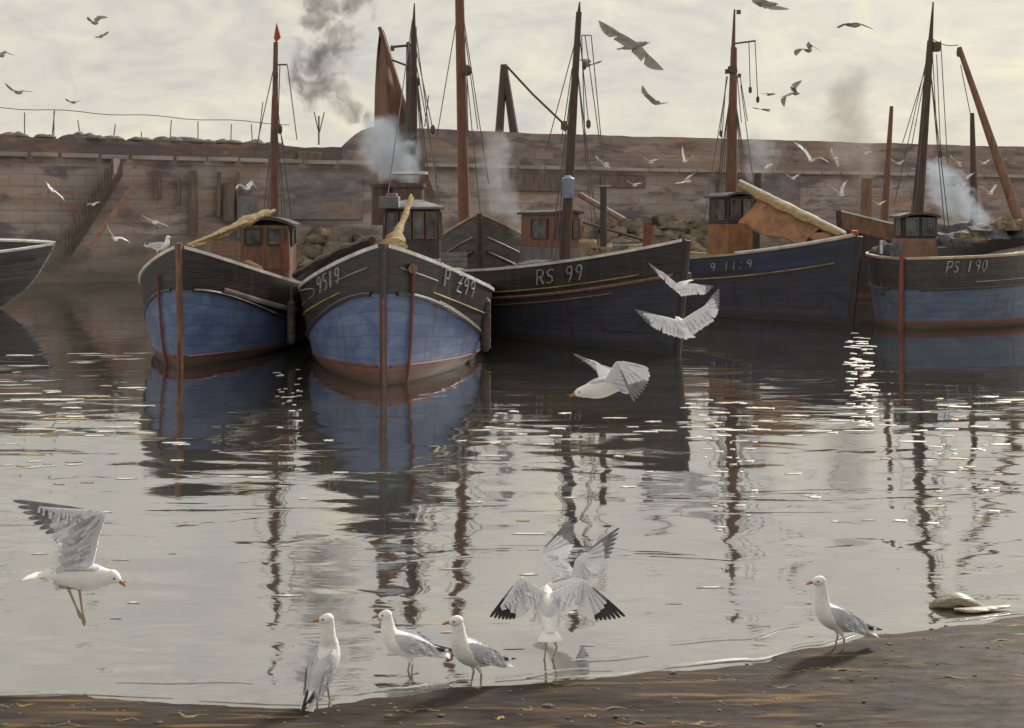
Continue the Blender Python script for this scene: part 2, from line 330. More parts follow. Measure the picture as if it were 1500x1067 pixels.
# white edge of the wavelets running along the beach
mfoam_glint = mat('foam and glints', (.75, .75, .72), (.5, .5, .47), .5, (1, 3, 1), 9)  # shared by the white beach edge and the painted glint flecks
mb = MB()
mb.mi(mfoam_glint)
def ribbon(x0, x1, off, wid, z=.008, n=26, seed=0):
    rows = []
    for i in range(n + 1):
        u = i / n; x = x0 + (x1 - x0) * u; w_ = wid * math.sin(math.pi * u) ** .6 * (.45 + .9 * abs(mnoise.noise(Vector((x * 6, seed, 0))))) + .002
        y = shore(x) + off + .05 * mnoise.noise(Vector((x * 2.2, seed, 5)))
        rows.append(mb.add([(x, y - w_ / 2, z), (x, y, z + .006), (x, y + w_ / 2, z)]))
    for a, b_ in zip(rows, rows[1:]): mb.face((a, b_, b_ + 1, a + 1)); mb.face((a + 1, b_ + 1, b_ + 2, a + 2))
for q in ((.9, 1.75, .05, .05), (.25, .9, .02, .03), (1.75, 2.35, .06, .02), (-2.9, -1.9, .10, .022), (-1.75, -1.0, .05, .02), (-.9, -.25, .16, .02), (.35, .85, .30, .018), (1.0, 1.9, .46, .016), (2.9, 3.5, .07, .02), (-.1, .6, .12, .012), (-2.3, -1.5, .33, .014)):
    ribbon(*q, seed=q[0] * 3)
# water glints painted as flat flecks, thickest in the gaps between the hulls
mgold = mat('tan glint', (.50, .38, .20), (.30, .22, .13), .6, (1, 3, 1), 9); fr_ = random.Random(11)  # tan colour for part of the painted glints
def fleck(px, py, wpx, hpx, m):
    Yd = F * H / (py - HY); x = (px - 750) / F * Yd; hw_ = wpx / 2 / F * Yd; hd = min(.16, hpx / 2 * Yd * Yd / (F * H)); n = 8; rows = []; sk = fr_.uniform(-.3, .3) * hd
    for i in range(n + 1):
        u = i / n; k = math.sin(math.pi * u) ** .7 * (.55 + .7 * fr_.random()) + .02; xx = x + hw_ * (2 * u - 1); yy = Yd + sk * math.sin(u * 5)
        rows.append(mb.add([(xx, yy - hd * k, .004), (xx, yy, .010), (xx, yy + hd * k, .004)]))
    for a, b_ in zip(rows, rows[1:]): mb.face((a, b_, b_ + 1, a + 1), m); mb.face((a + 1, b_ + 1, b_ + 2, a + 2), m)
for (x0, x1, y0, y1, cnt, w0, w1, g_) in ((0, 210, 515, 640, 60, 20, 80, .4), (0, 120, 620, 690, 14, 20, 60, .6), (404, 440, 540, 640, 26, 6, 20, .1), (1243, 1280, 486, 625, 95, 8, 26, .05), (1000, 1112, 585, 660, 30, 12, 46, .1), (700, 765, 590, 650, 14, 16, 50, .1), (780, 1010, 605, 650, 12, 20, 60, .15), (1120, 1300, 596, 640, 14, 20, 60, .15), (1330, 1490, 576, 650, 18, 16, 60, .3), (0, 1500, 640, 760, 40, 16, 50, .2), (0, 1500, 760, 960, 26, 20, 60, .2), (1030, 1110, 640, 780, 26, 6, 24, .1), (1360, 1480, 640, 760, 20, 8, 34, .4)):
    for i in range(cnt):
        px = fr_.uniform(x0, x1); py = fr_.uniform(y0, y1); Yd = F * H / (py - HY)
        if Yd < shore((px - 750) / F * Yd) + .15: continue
        fleck(px, py, fr_.uniform(w0, w1) * fr_.uniform(.5, 1), fr_.uniform(.7, 2.6) * (1 if py > 560 else 1.3), mgold if fr_.random() < g_ else mfoam_glint)
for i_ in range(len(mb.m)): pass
if mfoam_glint not in mb.mats: mb.mats.append(mfoam_glint)
fo = mb.build('foam and glints'); tag(fo, 'thin white foam edging the beach, with glints painted as flat flecks on the water', 'foam and glints', kind='stuff')

# small stones and weed strewn on the mud
mst = mat('beach pebbles', (.07, .06, .052), (.20, .17, .14), .85, (1, 1, 1), 9)
mb = MB()
def pebble(c, r, sq=.55):
    n = 6; c = Vector(c); a = random.random() * 6; pts = []
    for j, (h, k) in enumerate(((-.2, .8), (.35, 1), (.8, .55))):
        for i in range(n):
            th = a + 2 * math.pi * i / n; rr_ = r * k * random.uniform(.8, 1.2)
            pts.append(c + Vector((math.cos(th) * rr_ * 1.3, math.sin(th) * rr_, r * sq * h)))
    b_ = mb.add(pts)
    for j in range(2):
        for i in range(n): k = (i + 1) % n; mb.face((b_ + j * n + i, b_ + j * n + k, b_ + (j + 1) * n + k, b_ + (j + 1) * n + i))
    mb.face([b_ + 2 * n + i for i in range(n)])
for i in range(330):
    x = random.uniform(-3.2, 4.2); y = shore(x) - abs(random.gauss(.0, .6)) - .02
    pebble((x, y, ground_z(x, y)), random.uniform(.004, .013) * (1.8 if random.random() < .06 else 1))
pb = mb.build('pebbles', mst, smooth=False); tag(pb, 'scattered small stones on the wet mud of the foreshore', 'pebbles', kind='stuff')
mb = MB()
for i in range(46):
    x = random.uniform(-3.2, 4.2); y = shore(x) - random.uniform(.03, 1.0); L0 = random.uniform(.05, .28); pts = []
    for k in range(6):
        xx = x + L0 * (k / 5); yy = y + .02 * math.sin(k * 1.7 + i) + .1 * L0 * (random.random() - .3); pts.append((xx, yy, ground_z(xx, yy) + .001, .004 + .009 * math.sin(math.pi * k / 5), .0022))
    mb.loft(pts, n=5)
sw = mb.build('seaweed', mat('ochre seaweed', (.25, .15, .05), (.06, .06, .045), .9, (1, 1, 1), 3, c3=(.40, .30, .12), lo=.4, hi=.55)); tag(sw, 'ochre and dark seaweed strands lying on the wet mud', 'seaweed', kind='stuff')

# ------------------------------------------------------------------ harbour wall
stone = mat('quay stone', (.25, .20, .185), (.46, .38, .35), .85, (.4, .4, 1.6), .55, detail=9, bump=.8, bscale=3, dist=.4, lo=.34, hi=.66, c3=(.56, .40, .26))
def blockwork(m, w_=1.1, h_=.55, amt=.35):
    """mortar joints of coursed stone, measured in metres along the wall"""
    t = m.node_tree; b = t.nodes['Principled BSDF']; co = t.nodes.new('ShaderNodeTexCoord')
    sx = t.nodes.new('ShaderNodeSeparateXYZ'); t.links.new(co.outputs['Object'], sx.inputs[0])
    cb = t.nodes.new('ShaderNodeCombineXYZ'); ad = t.nodes.new('ShaderNodeMath'); ad.operation = 'ADD'; t.links.new(sx.outputs[0], ad.inputs[0]); t.links.new(sx.outputs[1], ad.inputs[1])
    t.links.new(ad.outputs[0], cb.inputs[0]); t.links.new(sx.outputs[2], cb.inputs[1])
    br = t.nodes.new('ShaderNodeTexBrick'); br.inputs['Scale'].default_value = 1; br.inputs['Brick Width'].default_value = w_; br.inputs['Row Height'].default_value = h_; br.inputs['Mortar Size'].default_value = .035
    br.inputs['Color1'].default_value = (1, 1, 1, 1); br.inputs['Color2'].default_value = (.72, .72, .75, 1); br.inputs['Mortar'].default_value = (.5, .48, .46, 1)
    t.links.new(cb.outputs[0], br.inputs['Vector'])
    old = b.inputs['Base Color'].links[0].from_socket
    mx = t.nodes.new('ShaderNodeMixRGB'); mx.blend_type = 'MULTIPLY'; mx.inputs[0].default_value = amt; t.links.new(old, mx.inputs[1]); t.links.new(br.outputs['Color'], mx.inputs[2])
    # green-brown tide stain on the lowest metres
    for sc_, (lo_, hi_), cl, am in ((.32, (.52, .66), (.33, .185, .115), .8), (.55, (.50, .62), (.115, .10, .12), .85), (.9, (.60, .70), (.42, .33, .17), .5)):
        nq = t.nodes.new('ShaderNodeTexNoise'); nq.inputs['Scale'].default_value = sc_; nq.inputs['Detail'].default_value = 6; nq.inputs['Distortion'].default_value = .35; nq.inputs['Roughness'].default_value = .65
        mq = t.nodes.new('ShaderNodeMapping'); mq.inputs['Location'].default_value = (sc_ * 90, 3, 7); mq.inputs['Scale'].default_value = (.7, .7, 2.6); t.links.new(co.outputs['Object'], mq.inputs[0]); t.links.new(mq.outputs[0], nq.inputs['Vector'])
        rq = t.nodes.new('ShaderNodeMapRange'); rq.inputs[1].default_value = lo_; rq.inputs[2].default_value = hi_; rq.inputs[4].default_value = am; t.links.new(nq.outputs['Fac'], rq.inputs[0])
        xq = t.nodes.new('ShaderNodeMixRGB'); xq.inputs[2].default_value = (*cl, 1); t.links.new(rq.outputs[0], xq.inputs[0]); t.links.new(mx.outputs[0], xq.inputs[1]); mx = xq
    nz = t.nodes.new('ShaderNodeTexNoise'); nz.inputs['Scale'].default_value = .8; nz.inputs['Detail'].default_value = 6; t.links.new(co.outputs['Object'], nz.inputs['Vector'])
    m1 = t.nodes.new('ShaderNodeMath'); m1.operation = 'MULTIPLY_ADD'; m1.inputs[1].default_value = 4.0; m1.inputs[2].default_value = -2.0; t.links.new(nz.outputs['Fac'], m1.inputs[0])
    m2 = t.nodes.new('ShaderNodeMath'); m2.operation = 'ADD'; t.links.new(sx.outputs[2], m2.inputs[0]); t.links.new(m1.outputs[0], m2.inputs[1])
    mr = t.nodes.new('ShaderNodeMapRange'); mr.inputs[1].default_value = .6; mr.inputs[2].default_value = 2.4; mr.inputs[3].default_value = .75; mr.inputs[4].default_value = 0; t.links.new(m2.outputs[0], mr.inputs[0])
    m3 = t.nodes.new('ShaderNodeMixRGB'); m3.inputs[2].default_value = (.15, .125, .095, 1); t.links.new(mr.outputs[0], m3.inputs[0]); t.links.new(mx.outputs[0], m3.inputs[1]); t.links.new(m3.outputs[0], b.inputs['Base Color'])
blockwork(stone, 1.5, .55, .55)
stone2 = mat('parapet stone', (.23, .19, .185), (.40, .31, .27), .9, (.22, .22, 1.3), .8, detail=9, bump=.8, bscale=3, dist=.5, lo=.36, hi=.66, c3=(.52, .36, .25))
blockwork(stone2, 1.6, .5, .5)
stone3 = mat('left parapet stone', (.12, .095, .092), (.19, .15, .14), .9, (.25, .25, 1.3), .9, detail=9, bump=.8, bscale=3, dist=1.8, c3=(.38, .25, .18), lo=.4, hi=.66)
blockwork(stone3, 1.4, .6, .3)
WL = [(-90, 20), (-22.9, 58), (-8.0, 66.4), (1.9, 72), (33.4, 84.5), (120, 112)]
def wall_y(x):
    for (a, b_), (c, d) in zip(WL, WL[1:]):
        if x <= c: return b_ + (d - b_) * (x - a) / (c - a)
    return WL[-1][1]
def wall_at(px, back=0):
    """point of the wall line (pushed back) in picture column px"""
    lo, hi = -90, 120
    for _ in range(50):
        mid = (lo + hi) / 2; y = wall_y(mid) + back
        if 750 + mid / y * F < px: lo = mid
        else: hi = mid
    return lo, wall_y(lo) + back
def wallmesh(x0, x1, back, z0, ztop, thick, step, lump, m, name, parent):
    mb = MB(); n = max(2, int((x1 - x0) / step)); rows = []
    for i in range(n + 1):
        x = x0 + (x1 - x0) * i / n; y = wall_y(x) + back; zt = ztop(x) + lump * (mnoise.noise(Vector((x * .33, 2, back))) + .5 * mnoise.noise(Vector((x * 1.3, 5, back))))
        rel = .10 * mnoise.noise(Vector((x * .5, 1, 0)))
        pts = [(x, y + rel - .25, z0), (x, y + rel, z0 + (zt - z0) * .5), (x, y - rel * .5, zt - .35), (x, y + .06, zt), (x, y + thick, zt), (x, y + thick, z0)]
        rows.append(mb.add(pts))
    for a, b_ in zip(rows, rows[1:]):
        for k in range(5): mb.face((a + k, b_ + k, b_ + k + 1, a + k + 1))
    mb.face([rows[0] + k for k in range(6)]); mb.face([rows[-1] + k for k in range(6)][::-1])
    return mb.build(name, m, parent)
hw = thing('harbour_wall', (1.9, 72, 0), 0, 'long brown stone harbour wall with a set-back parapet behind the boats', 'harbour wall')
wallmesh(-90, 120, 0, -4, lambda x: 5.72, 4.2, .9, .03, stone, 'quay_face', hw)
XG = wall_at(500, 4)[0]
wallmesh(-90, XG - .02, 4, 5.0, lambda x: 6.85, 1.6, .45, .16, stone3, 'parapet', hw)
wallmesh(XG, 120, 4, 5.0, lambda x: 8.02 - 1.15 * max(0, 1 - (x - XG) / 1.9) ** 2, 1.8, .35, .07, stone2, 'parapet', hw)
# lit stone kerb along the quay edge
mb = MB()
x = -60.0
while x < 100:
    L1 = random.uniform(1.1, 2.0); xa_, xb_ = x + .02, x + L1 - .03; d1 = Vector((xb_ - xa_, wall_y(xb_) - wall_y(xa_), 0)).normalized(); dz_ = random.uniform(-.02, .03)
    mb.box(((xa_ + xb_) / 2, (wall_y(xa_) + wall_y(xb_)) / 2 - .08, 5.82 + dz_), (xb_ - xa_ + .02, .5 + random.uniform(0, .08), .19), None, (d1, Vector((-d1.y, d1.x, 0)), Vector((0, 0, 1)))); x += L1
mb.build('coping', mat('pale coping stone', (.40, .36, .35), (.24, .20, .17), .7, (.3, .3, 1), 1.3, c3=(.42, .31, .17)), hw)
# timber fender piles bolted to the quay face
def pile(px, y0, y1, wpx, m=M['dark']):
    x, y = wall_at(px, -.35); zt = H - (y0 - HY) / F * y; zb = H - (y1 - HY) / F * y; w_ = wpx / F * y
    mb = MB(); mb.box((x, y, (zt + zb) / 2), (w_, .35, zt - zb), taper=.9); mb.build('fender_pile', m, hw, bevel=.03)
tb = mat('old fender timber', (.11, .085, .08), (.21, .15, .12), .85, (2, 2, .3), 3, bump=.6)
for q in ((231, 253, 292, 9), (283, 250, 345, 11), (321, 252, 318, 5), (336, 268, 325, 18), (348, 252, 300, 4), (262, 262, 300, 5)): pile(*q, m=tb)
# slanting stone steps down the quay face on the left
xa, ya = wall_at(172, -1.0); xb, yb = wall_at(96, -1.3)
za = 5.70; zb_ = H - (352 - HY) / F * yb
mb = MB(); nst = 16
for i in range(nst):
    u0, u1 = i / nst, (i + 1) / nst
    x0 = xa + (xb - xa) * u0; x1 = xa + (xb - xa) * u1; yy = ya + (yb - ya) * (u0 + u1) / 2; z = za + (zb_ - za) * u0
    mb.prism([(x0, yy - .5, z), (x1, yy - .5, z), (x1, yy - .5, z - 1.0), (x0, yy - .5, z - .7)], (0, 1.3, 0))
mb.build('steps', mat('dark weedy steps', (.10, .085, .078), (.18, .14, .12), .8, (1, 1, 1), 2, bump=.6), hw, smooth=False)
mb = MB(); mb.tube([(xa + .9, ya - .55, za - 1.3), (xb + 1.2, yb - .55, zb_ - .4)], .12, n=5); mb.build('handrail', M['pink'], hw)
# big rendered buttress slab left of the middle, dark openings to its right
def slab(px0, px1, y0, y1, m, name, back=-.25, th=.5, lab=None):
    x0, Y0 = wall_at(px0, back); x1, Y1 = wall_at(px1, back)
    z0 = H - (y0 - HY) / F * Y0; z1 = H - (y1 - HY) / F * Y0
    mb = MB(); mb.prism([(x0, Y0, z1), (x1, Y1, z1), (x1, Y1, z0), (x0, Y0, z0)], (0, th, 0)); o = mb.build(name, m, hw, bevel=.04)
    if lab: o['label'] = lab
mren = mat('grey render', (.15, .14, .148), (.25, .225, .225), .85, (.7, .7, 1.4), 1.1, bump=.7, dist=.8, detail=8, c3=(.36, .27, .17), lo=.34, hi=.62); blockwork(mren, 1.5, .55, .3)
slab(407, 531, 251, 322, mren, 'rendered_slab', lab='large smooth grey rendered slab')
slab(738, 826, 253, 280, tb, 'recess_panel', back=-.15); slab(1052, 1172, 262, 318, mren, 'rendered_slab')
slab(436, 471, 222, 246, tb, 'recess_panel', back=3.7, th=.6)
slab(880, 946, 257, 275, tb, 'recess_panel', back=-.12)
# rubble at the foot of the quay
mrub = mat('weedy rubble', (.10, .08, .065), (.26, .20, .14), .9, (1, 1, 1), 1.3, bump=.9, c3=(.55, .45, .26), lo=.38, hi=.62)
mb = MB()
def rock(c, r):
    n, mrow = 9, 6; c = Vector(c); b_ = len(mb.v); sd_ = random.random() * 50
    for j in range(mrow + 1):
        ph = math.pi * j / mrow
        for i in range(n):
            th = 2 * math.pi * i / n; d = Vector((math.cos(th) * math.sin(ph), math.sin(th) * math.sin(ph), math.cos(ph)))
            k = r * (1 + .5 * mnoise.noise(d * 1.6 + Vector((sd_, 0, 0))) + .3 * mnoise.noise(d * 4 + Vector((sd_, 3, 0)))); mb.v.append(c + Vector((d.x * k * 1.25, d.y * k, d.z * k * .8)))
    for j in range(mrow):
        for i in range(n): k = (i + 1) % n; mb.face((b_ + j * n + i, b_ + (j + 1) * n + i, b_ + (j + 1) * n + k, b_ + j * n + k))
for (p0, p1, cnt, top) in ((425, 560, 130, 2.8), (840, 1060, 300, 3.5), (560, 840, 110, 2.4), (1110, 1240, 90, 2.2)):
    for i in range(cnt):
        px = random.uniform(p0, p1); bk = -random.uniform(.2, 4.5); x, y = wall_at(px, bk)
        e_ = min(1, (px - p0) / 40, (p1 - px) / 40); zz = (top * (1 + bk / 5.0)) * (.35 + .65 * max(0, e_)) * random.uniform(.55, 1.05)
        rock((x, y, zz - .4), random.uniform(.22, .62))
rb = mb.build('rubble', mrub); tag(rb, 'weedy brown rubble piled along the foot of the harbour wall', 'rubble', kind='stuff')
# rough heaps of nets and weed on the left parapet
mb = MB()
for px, w_, h_ in ((20, 30, 8), (120, 46, 11), (205, 26, 6), (245, 32, 10), (272, 40, 9), (330, 36, 7), (372, 22, 9), (66, 22, 6), (400, 20, 5), (160, 30, 7), (300, 22, 6)):
    x, y = wall_at(px, 4.6); s_ = y / F
    k = 9
    mb.loft([(x + (i / k - .5) * w_ * 1.5 * s_, y + .2 * mnoise.noise(Vector((i, px, 0))), 6.9, .45 * math.sin(math.pi * i / k) ** .5 + .02, (h_ * s_ * .9) * math.sin(math.pi * i / k) ** .6 * (.8 + .5 * mnoise.noise(Vector((i * .9, px * .3, 0)))) + .02) for i in range(k + 1)], n=7)
hp = mb.build('net_heaps', mat('old grey nets', (.10, .095, .10), (.20, .18, .175), .9, (1, 1, 1), 2.5, bump=1)); tag(hp, 'lumpy grey heaps of nets lying along the left parapet top', 'nets', kind='stuff')
# railing wire with thin posts above the left parapet
rl = thing('wire_railing', (*wall_at(200, 5.2), 7.1), 0, 'long drooping wire on thin leaning posts above the left parapet', 'railing')
wy = lambda px: 158 + (px - 8) * .0585
mb = MB(); mb.tube([(wall_at(px, 5.2)[0], wall_at(px, 5.2)[1], H - (wy(px) + 1.5 * math.sin(px * .05) - HY) / F * wall_at(px, 5.2)[1]) for px in range(-60, 431, 22)], .02, n=5); mb.build('wire', M['thin'], rl)
for px, top, lean in ((36, 165, 0), (76, 162, 4), (79, 164, 0), (118, 176, -4), (166, 182, 3), (207, 193, 0), (249, 176, 2), (290, 178, 0), (338, 182, 1), (370, 182, -2), (378, 150, 7)):
    x, y = wall_at(px, 5.2); mb = MB(); z1 = H - (top - HY) / F * y; mb.tube([(x, y, 6.9), (x + lean * y / F, y, z1)], .028, n=5); mb.build('post', M['thin'], rl)
# small signal masts on the parapet near the step in the wall
for px, t_, lab in ((467, 170, 'short twin-armed grey signal post on the parapet left of the smoke'),):
    x, y = wall_at(px, 5.2); mb = MB(); z1 = H - (t_ - HY) / F * y; z0 = 7.0
    mb.tube([(x, y, z0), (x, y, z1)], .045, n=6); mb.tube([(x - .25, y, z1 + .2), (x - .03, y, z1 - .8)], .03, n=5); mb.tube([(x + .3, y, z1 + .2), (x + .03, y, z1 - .9)], .03, n=5)
    one(mb, 'signal_post', M['thin'], lab, 'signal post')

# ------------------------------------------------------------------ boats
GL = {'P': [[(0, 0), (0, 1), (.55, 1), (.6, .75), (.5, .5), (0, .48)]], 'Z': [[(0, 1), (.6, 1), (0, 0), (.6, 0)], [(.1, .5), (.5, .52)]], 'R': [[(0, 0), (0, 1), (.5, 1), (.55, .75), (.45, .52), (0, .5)], [(.25, .5), (.6, 0)]],
      '9': [[(.5, .55), (.2, .5), (.03, .7), (.15, .97), (.42, 1), (.52, .8), (.5, .4), (.35, 0)]], 'S': [[(.55, .9), (.3, 1), (.05, .82), (.15, .58), (.45, .45), (.52, .2), (.28, 0), (0, .12)]],
      '0': [[(.28, 1), (.05, .8), (.03, .25), (.25, 0), (.5, .25), (.5, .8), (.28, 1)]], '1': [[(.15, 0), (.2, 1)]], '5': [[(.5, 1), (.1, 1), (.07, .58), (.38, .6), (.52, .3), (.35, 0), (0, .08)]], 'J': [[(.4, 1), (.38, .2), (.2, 0), (.03, .2), (.1, .5)]],
      'X': [[(0, 0), (.5, 1)], [(0, 1), (.5, 0)]], '.': [[(.1, 0), (.16, .06)]], ':': [[(.1, .1), (.14, .2)], [(.2, .75), (.24, .85)]]}
class Boat:
    def __init__(s, name, label, stem_px, water_py, top_py, yaw, L_, hb, zm, zs, p=2.0, q=.9, Lb=6.0, rake=.25, stern=.45, group='fishing boats moored under the harbour wall', Y=None, cat='fishing boat'):
        s.Y0 = Y or F * H / (water_py - HY); X = (stem_px - 750) / F * s.Y0; s.o = Vector((X, s.Y0, 0)); s.yaw = R(yaw)
        s.sp = 2.0; s.bg = 0; s.wf = .90; s.vp = .75; s.bf = 0; s.rexp = 1.0; s.aft = Vector((-math.sin(s.yaw), math.cos(s.yaw), 0)); s.lat = Vector((math.cos(s.yaw), math.sin(s.yaw), 0))
        s.zb = H - (top_py - HY) / F * s.Y0; s.zm = zm; s.zs = zs; s.L = L_; s.hb = hb; s.p = p; s.q = q; s.Lb = Lb; s.rake = rake; s.st = stern
        s.root = thing(name, s.o, s.yaw, label, cat, group)
    def B(s, t, la, z): return s.o + s.aft * t + s.lat * la + Vector((0, 0, z))
    def sheer(s, t):
        u = t / s.L
        if u < .62: k = 1 - u / .62; return s.zm + (s.zb - s.zm) * k ** s.sp
        k = (u - .62) / .38; return s.zm + (s.zs - s.zm) * k ** 2
    def bandz(s, t, band): return band + s.bg * min(1, t / 5) - (.17 * (t / 1.1) * math.exp(1 - t / 1.1) if s.bg else 0)
    def bootz(s, t, boot): return boot * (1 - s.bf * min(1, t / 4.5))
    def half(s, t):
        if t < s.Lb: h = s.hb * max(0, (1 - (1 - t / s.Lb) ** s.p)) ** s.q
        else: h = s.hb
        u = t / s.L
        if u > .62: h = min(h, s.hb * (s.st + (1 - s.st) * math.sqrt(max(0, 1 - ((u - .62) / .38) ** 2))))
        return h
    def at(s, side, t, z, outw=0):
        zs_ = s.sheer(t); v = max(-.35, z / zs_); h = s.half(t)
        ww = h * (s.wf - .22 * math.exp(-t / 1.4))
        if v >= 0: w_ = ww + (h - ww) * v ** s.vp
        else: w_ = ww * (1 + v * .9)
        te = t - s.rake * (abs(v) ** s.rexp if v > 0 else v) * max(0, 1 - t / max(4, s.rake * 2))
        return s.B(te, side * (w_ + outw + .05), z)
    def solve_t(s, side, px, dz):
        lo, hi = 0.05, min(s.L * .62, 9)
        best = None
        for i in range(600):
            t_ = lo + (hi - lo) * (i / 599) ** 2; v = s.at(side, t_, s.sheer(t_) - dz); d = abs(px_of(v)[0] - px)
            if best is None or d < best[0] - .01: best = (d, t_)
        return best[1]
    def hull(s, band=.72, boot=.26, mtop=None, mside=None, mboot=None, rail=None, railw=.13, deckdrop=.42, deckm=None):
        mtop = mtop or M['black']; mside = mside or M['blue']; mboot = mboot or M['red']; rail = rail or M['rail']
        N_ = 46; ts = [s.L * (i / N_) ** 1.6 for i in range(N_ + 1)]
        s.ts = ts; mb = MB(); mb.uv = []; grid = {}; s.band0 = band
        for side in (1, -1):
            rows = []
            for t_ in ts:
                zs_ = s.sheer(t_); bt = s.bootz(t_, boot); bb = max(zs_ - s.bandz(t_, band), bt + .05)
                zz = [-.55, -.25, 0, bt * .5, bt] + [bt + (bb - bt) * k for k in (.33, .66, 1)] + [bb + (zs_ - bb) * k for k in (.33, .66, 1)]
                rows.append(mb.add([s.at(side, t_, z) for z in zz])); mb.uv += [(t_, 5 + 11 * z / zs_) for z in zz]
            nz = 11; grid[side] = rows
            for a, b_ in zip(rows, rows[1:]):
                for k in range(nz - 1):
                    mm = mboot if k < 4 else (mside if k < 7 else mtop)
                    f_ = (a + k, b_ + k, b_ + k + 1, a + k + 1); mb.face(f_ if side > 0 else f_[::-1], mm)
        a, b_ = grid[1], grid[-1]
        for k in range(10):
            mb.face((a[-1] + k, b_[-1] + k, b_[-1] + k + 1, a[-1] + k + 1), mboot if k < 4 else (mside if k < 7 else mtop))
            mb.face((a[0] + k, a[0] + k + 1, b_[0] + k + 1, b_[0] + k), mboot if k < 4 else (mside if k < 7 else mtop))
        s.hullo = mb.build('hull', None, s.root)
        # inner bulwark and deck in one piece
        mb = MB(); r1 = []
        for t_ in ts:
            h = max(.0, s.half(t_) - .10); zs_ = s.sheer(t_); te = t_ - s.rake * max(0, 1 - t_ / max(4, s.rake * 2)) + .12
            r1.append(mb.add([s.B(te, -h, zs_ - .02), s.B(te, -h, zs_ - deckdrop), s.B(te, 0, zs_ - deckdrop + .06), s.B(te, h, zs_ - deckdrop), s.B(te, h, zs_ - .02)]))
        for a, b_ in zip(r1, r1[1:]):
            for k in range(4): mb.face((a + k, a + k + 1, b_ + k + 1, b_ + k), mtop if k in (0, 3) else (deckm or M['deck']))
        mb.build('deck', None, s.root)
        # rail cap
        mb = MB()
        for side in (1, -1):
            rr_ = []
            for t_ in ts:
                c = s.at(side, t_, s.sheer(t_)); h = Vector((0, 0, .05)); l_ = s.lat * side * railw * (min(1, .25 + t_ * 2)); oo = s.lat * side * .035
                rr_.append(mb.add([c + oo - h * .2, c + oo + h, c - l_ + h, c - l_ - h * .2]))
            for a, b_ in zip(rr_, rr_[1:]):
                for k in range(4): mb.face((a + k, a + (k + 1) % 4, b_ + (k + 1) % 4, b_ + k))
        mb.build('rail', rail, s.root)
    def strake(s, dz, r, m, t0=.15, t1=None, zabs=None, sides=(1, -1), name='strake', rk=1.0):
        t1 = t1 or s.L * .97; n = 34
        for side in sides:
            mb = MB(); mb.loft([(*s.at(side, t0 + (t1 - t0) * (i / n) ** 1.4, (s.bootz(t0 + (t1 - t0) * (i / n) ** 1.4, zabs) if zabs is not None else s.sheer(t0 + (t1 - t0) * (i / n) ** 1.4) - (s.bandz(t0 + (t1 - t0) * (i / n) ** 1.4, dz) if dz > .7 else dz)), .01), r, r * rk) for i in range(n + 1)], n=6); mb.build(name, m, s.root)
    def stem(s, m, w_=.10, extra=.12, mtop=None):
        mb = MB(); pts = []
        for z in [-.5, 0, s.zb * .3, s.zb * .6, s.zb * .85, s.zb + extra]:
            v_ = z / s.zb; c = s.B(-s.rake * (v_ ** s.rexp if v_ > 0 else max(-.3, v_)) - .05, 0, z); pts.append((*c, w_, .11))
        mb.loft(pts, n=8, up=s.aft); mb.build('stem_post', m, s.root)
    def text(s, side, px0, px1, dz, hgt_, txt, slant=.1, th=.022):
        """painted registration, strokes laid along the bulwark between two columns"""
        n = len(txt); tab = [s.solve_t(side, px0 + (px1 - px0) * i / 24, dz + hgt_ * .3) for i in range(25)]
        def tt(u): q_ = max(0, min(23.999, u * 24)); i = int(q_); return tab[i] + (tab[i + 1] - tab[i]) * (q_ - i)
        tm = tt(.5); reg = bpy.data.objects.new('registration_number', None); COL.objects.link(reg); reg.parent = s.root; reg.empty_display_size = .1
        reg.matrix_basis = wmat(s.root).inverted() @ Matrix.Translation(s.at(side, tm, s.sheer(tm) - dz, .02))
        def pt(u, v): t_ = tt(u); return s.at(side, t_, s.sheer(t_) - dz - hgt_ / 2 + hgt_ * v, .018)
        for i, ch in enumerate(txt):
            mb = MB()
            for st in GL.get(ch, []):
                st2 = []
                for (a, b_), (c, d) in zip(st, st[1:]):
                    for k in range(3): st2.append((a + (c - a) * k / 3, b_ + (d - b_) * k / 3))
                st2.append(st[-1]); pts = [pt((i + .12 + a * 1.15 + slant * b_) / n, b_) for a, b_ in st2]
                mb.loft([(*p_, th * (1 + .3 * math.sin(q_ * 2.1)), .02) for q_, p_ in enumerate(pts)], n=5, up=s.lat * side)
            if mb.v: mb.build('digit' if ch.isdigit() else 'letter', M['white'], reg)
    def house(s, px0, px1, ytop, ybot, t_, depth, wall_m, roof_m, roof='hip', over=.07, rh=.16, nwin=3, win=(.12, .5), lower=None, split=None, name='wheelhouse', frame=None, yaw=0, taper=.96):
        """deckhouse at distance t_ aft; its width and height measured at that distance"""
        Yh = s.B(t_, 0, 0).y; c0 = P(px0, ytop, Yh); c1 = P(px1, ybot, Yh)
        w_ = (c1.x - c0.x) / max(.5, abs(math.cos(s.yaw + yaw))); h_ = c0.z - c1.z; cx = (c0.x + c1.x) / 2
        ca = s.yaw + yaw; ax = (Vector((math.cos(ca), math.sin(ca), 0)), Vector((-math.sin(ca), math.cos(ca), 0)), Vector((0, 0, 1)))
        ctr = Vector((cx, Yh + depth / 2, c1.z)); w_ = w_ - depth * abs(math.sin(ca)) * .8
        ho = thing(name, ctr, ca, None, None); ho.parent = s.root; ho.matrix_basis = wmat(s.root).inverted() @ (Matrix.Translation(ctr) @ Matrix.Rotation(ca, 4, 'Z'))
        del_keys(ho)
        mb = MB()
        def Q(x, y, z): return ctr + ax[0] * x + ax[1] * y + Vector((0, 0, z))
        sp = split or 0
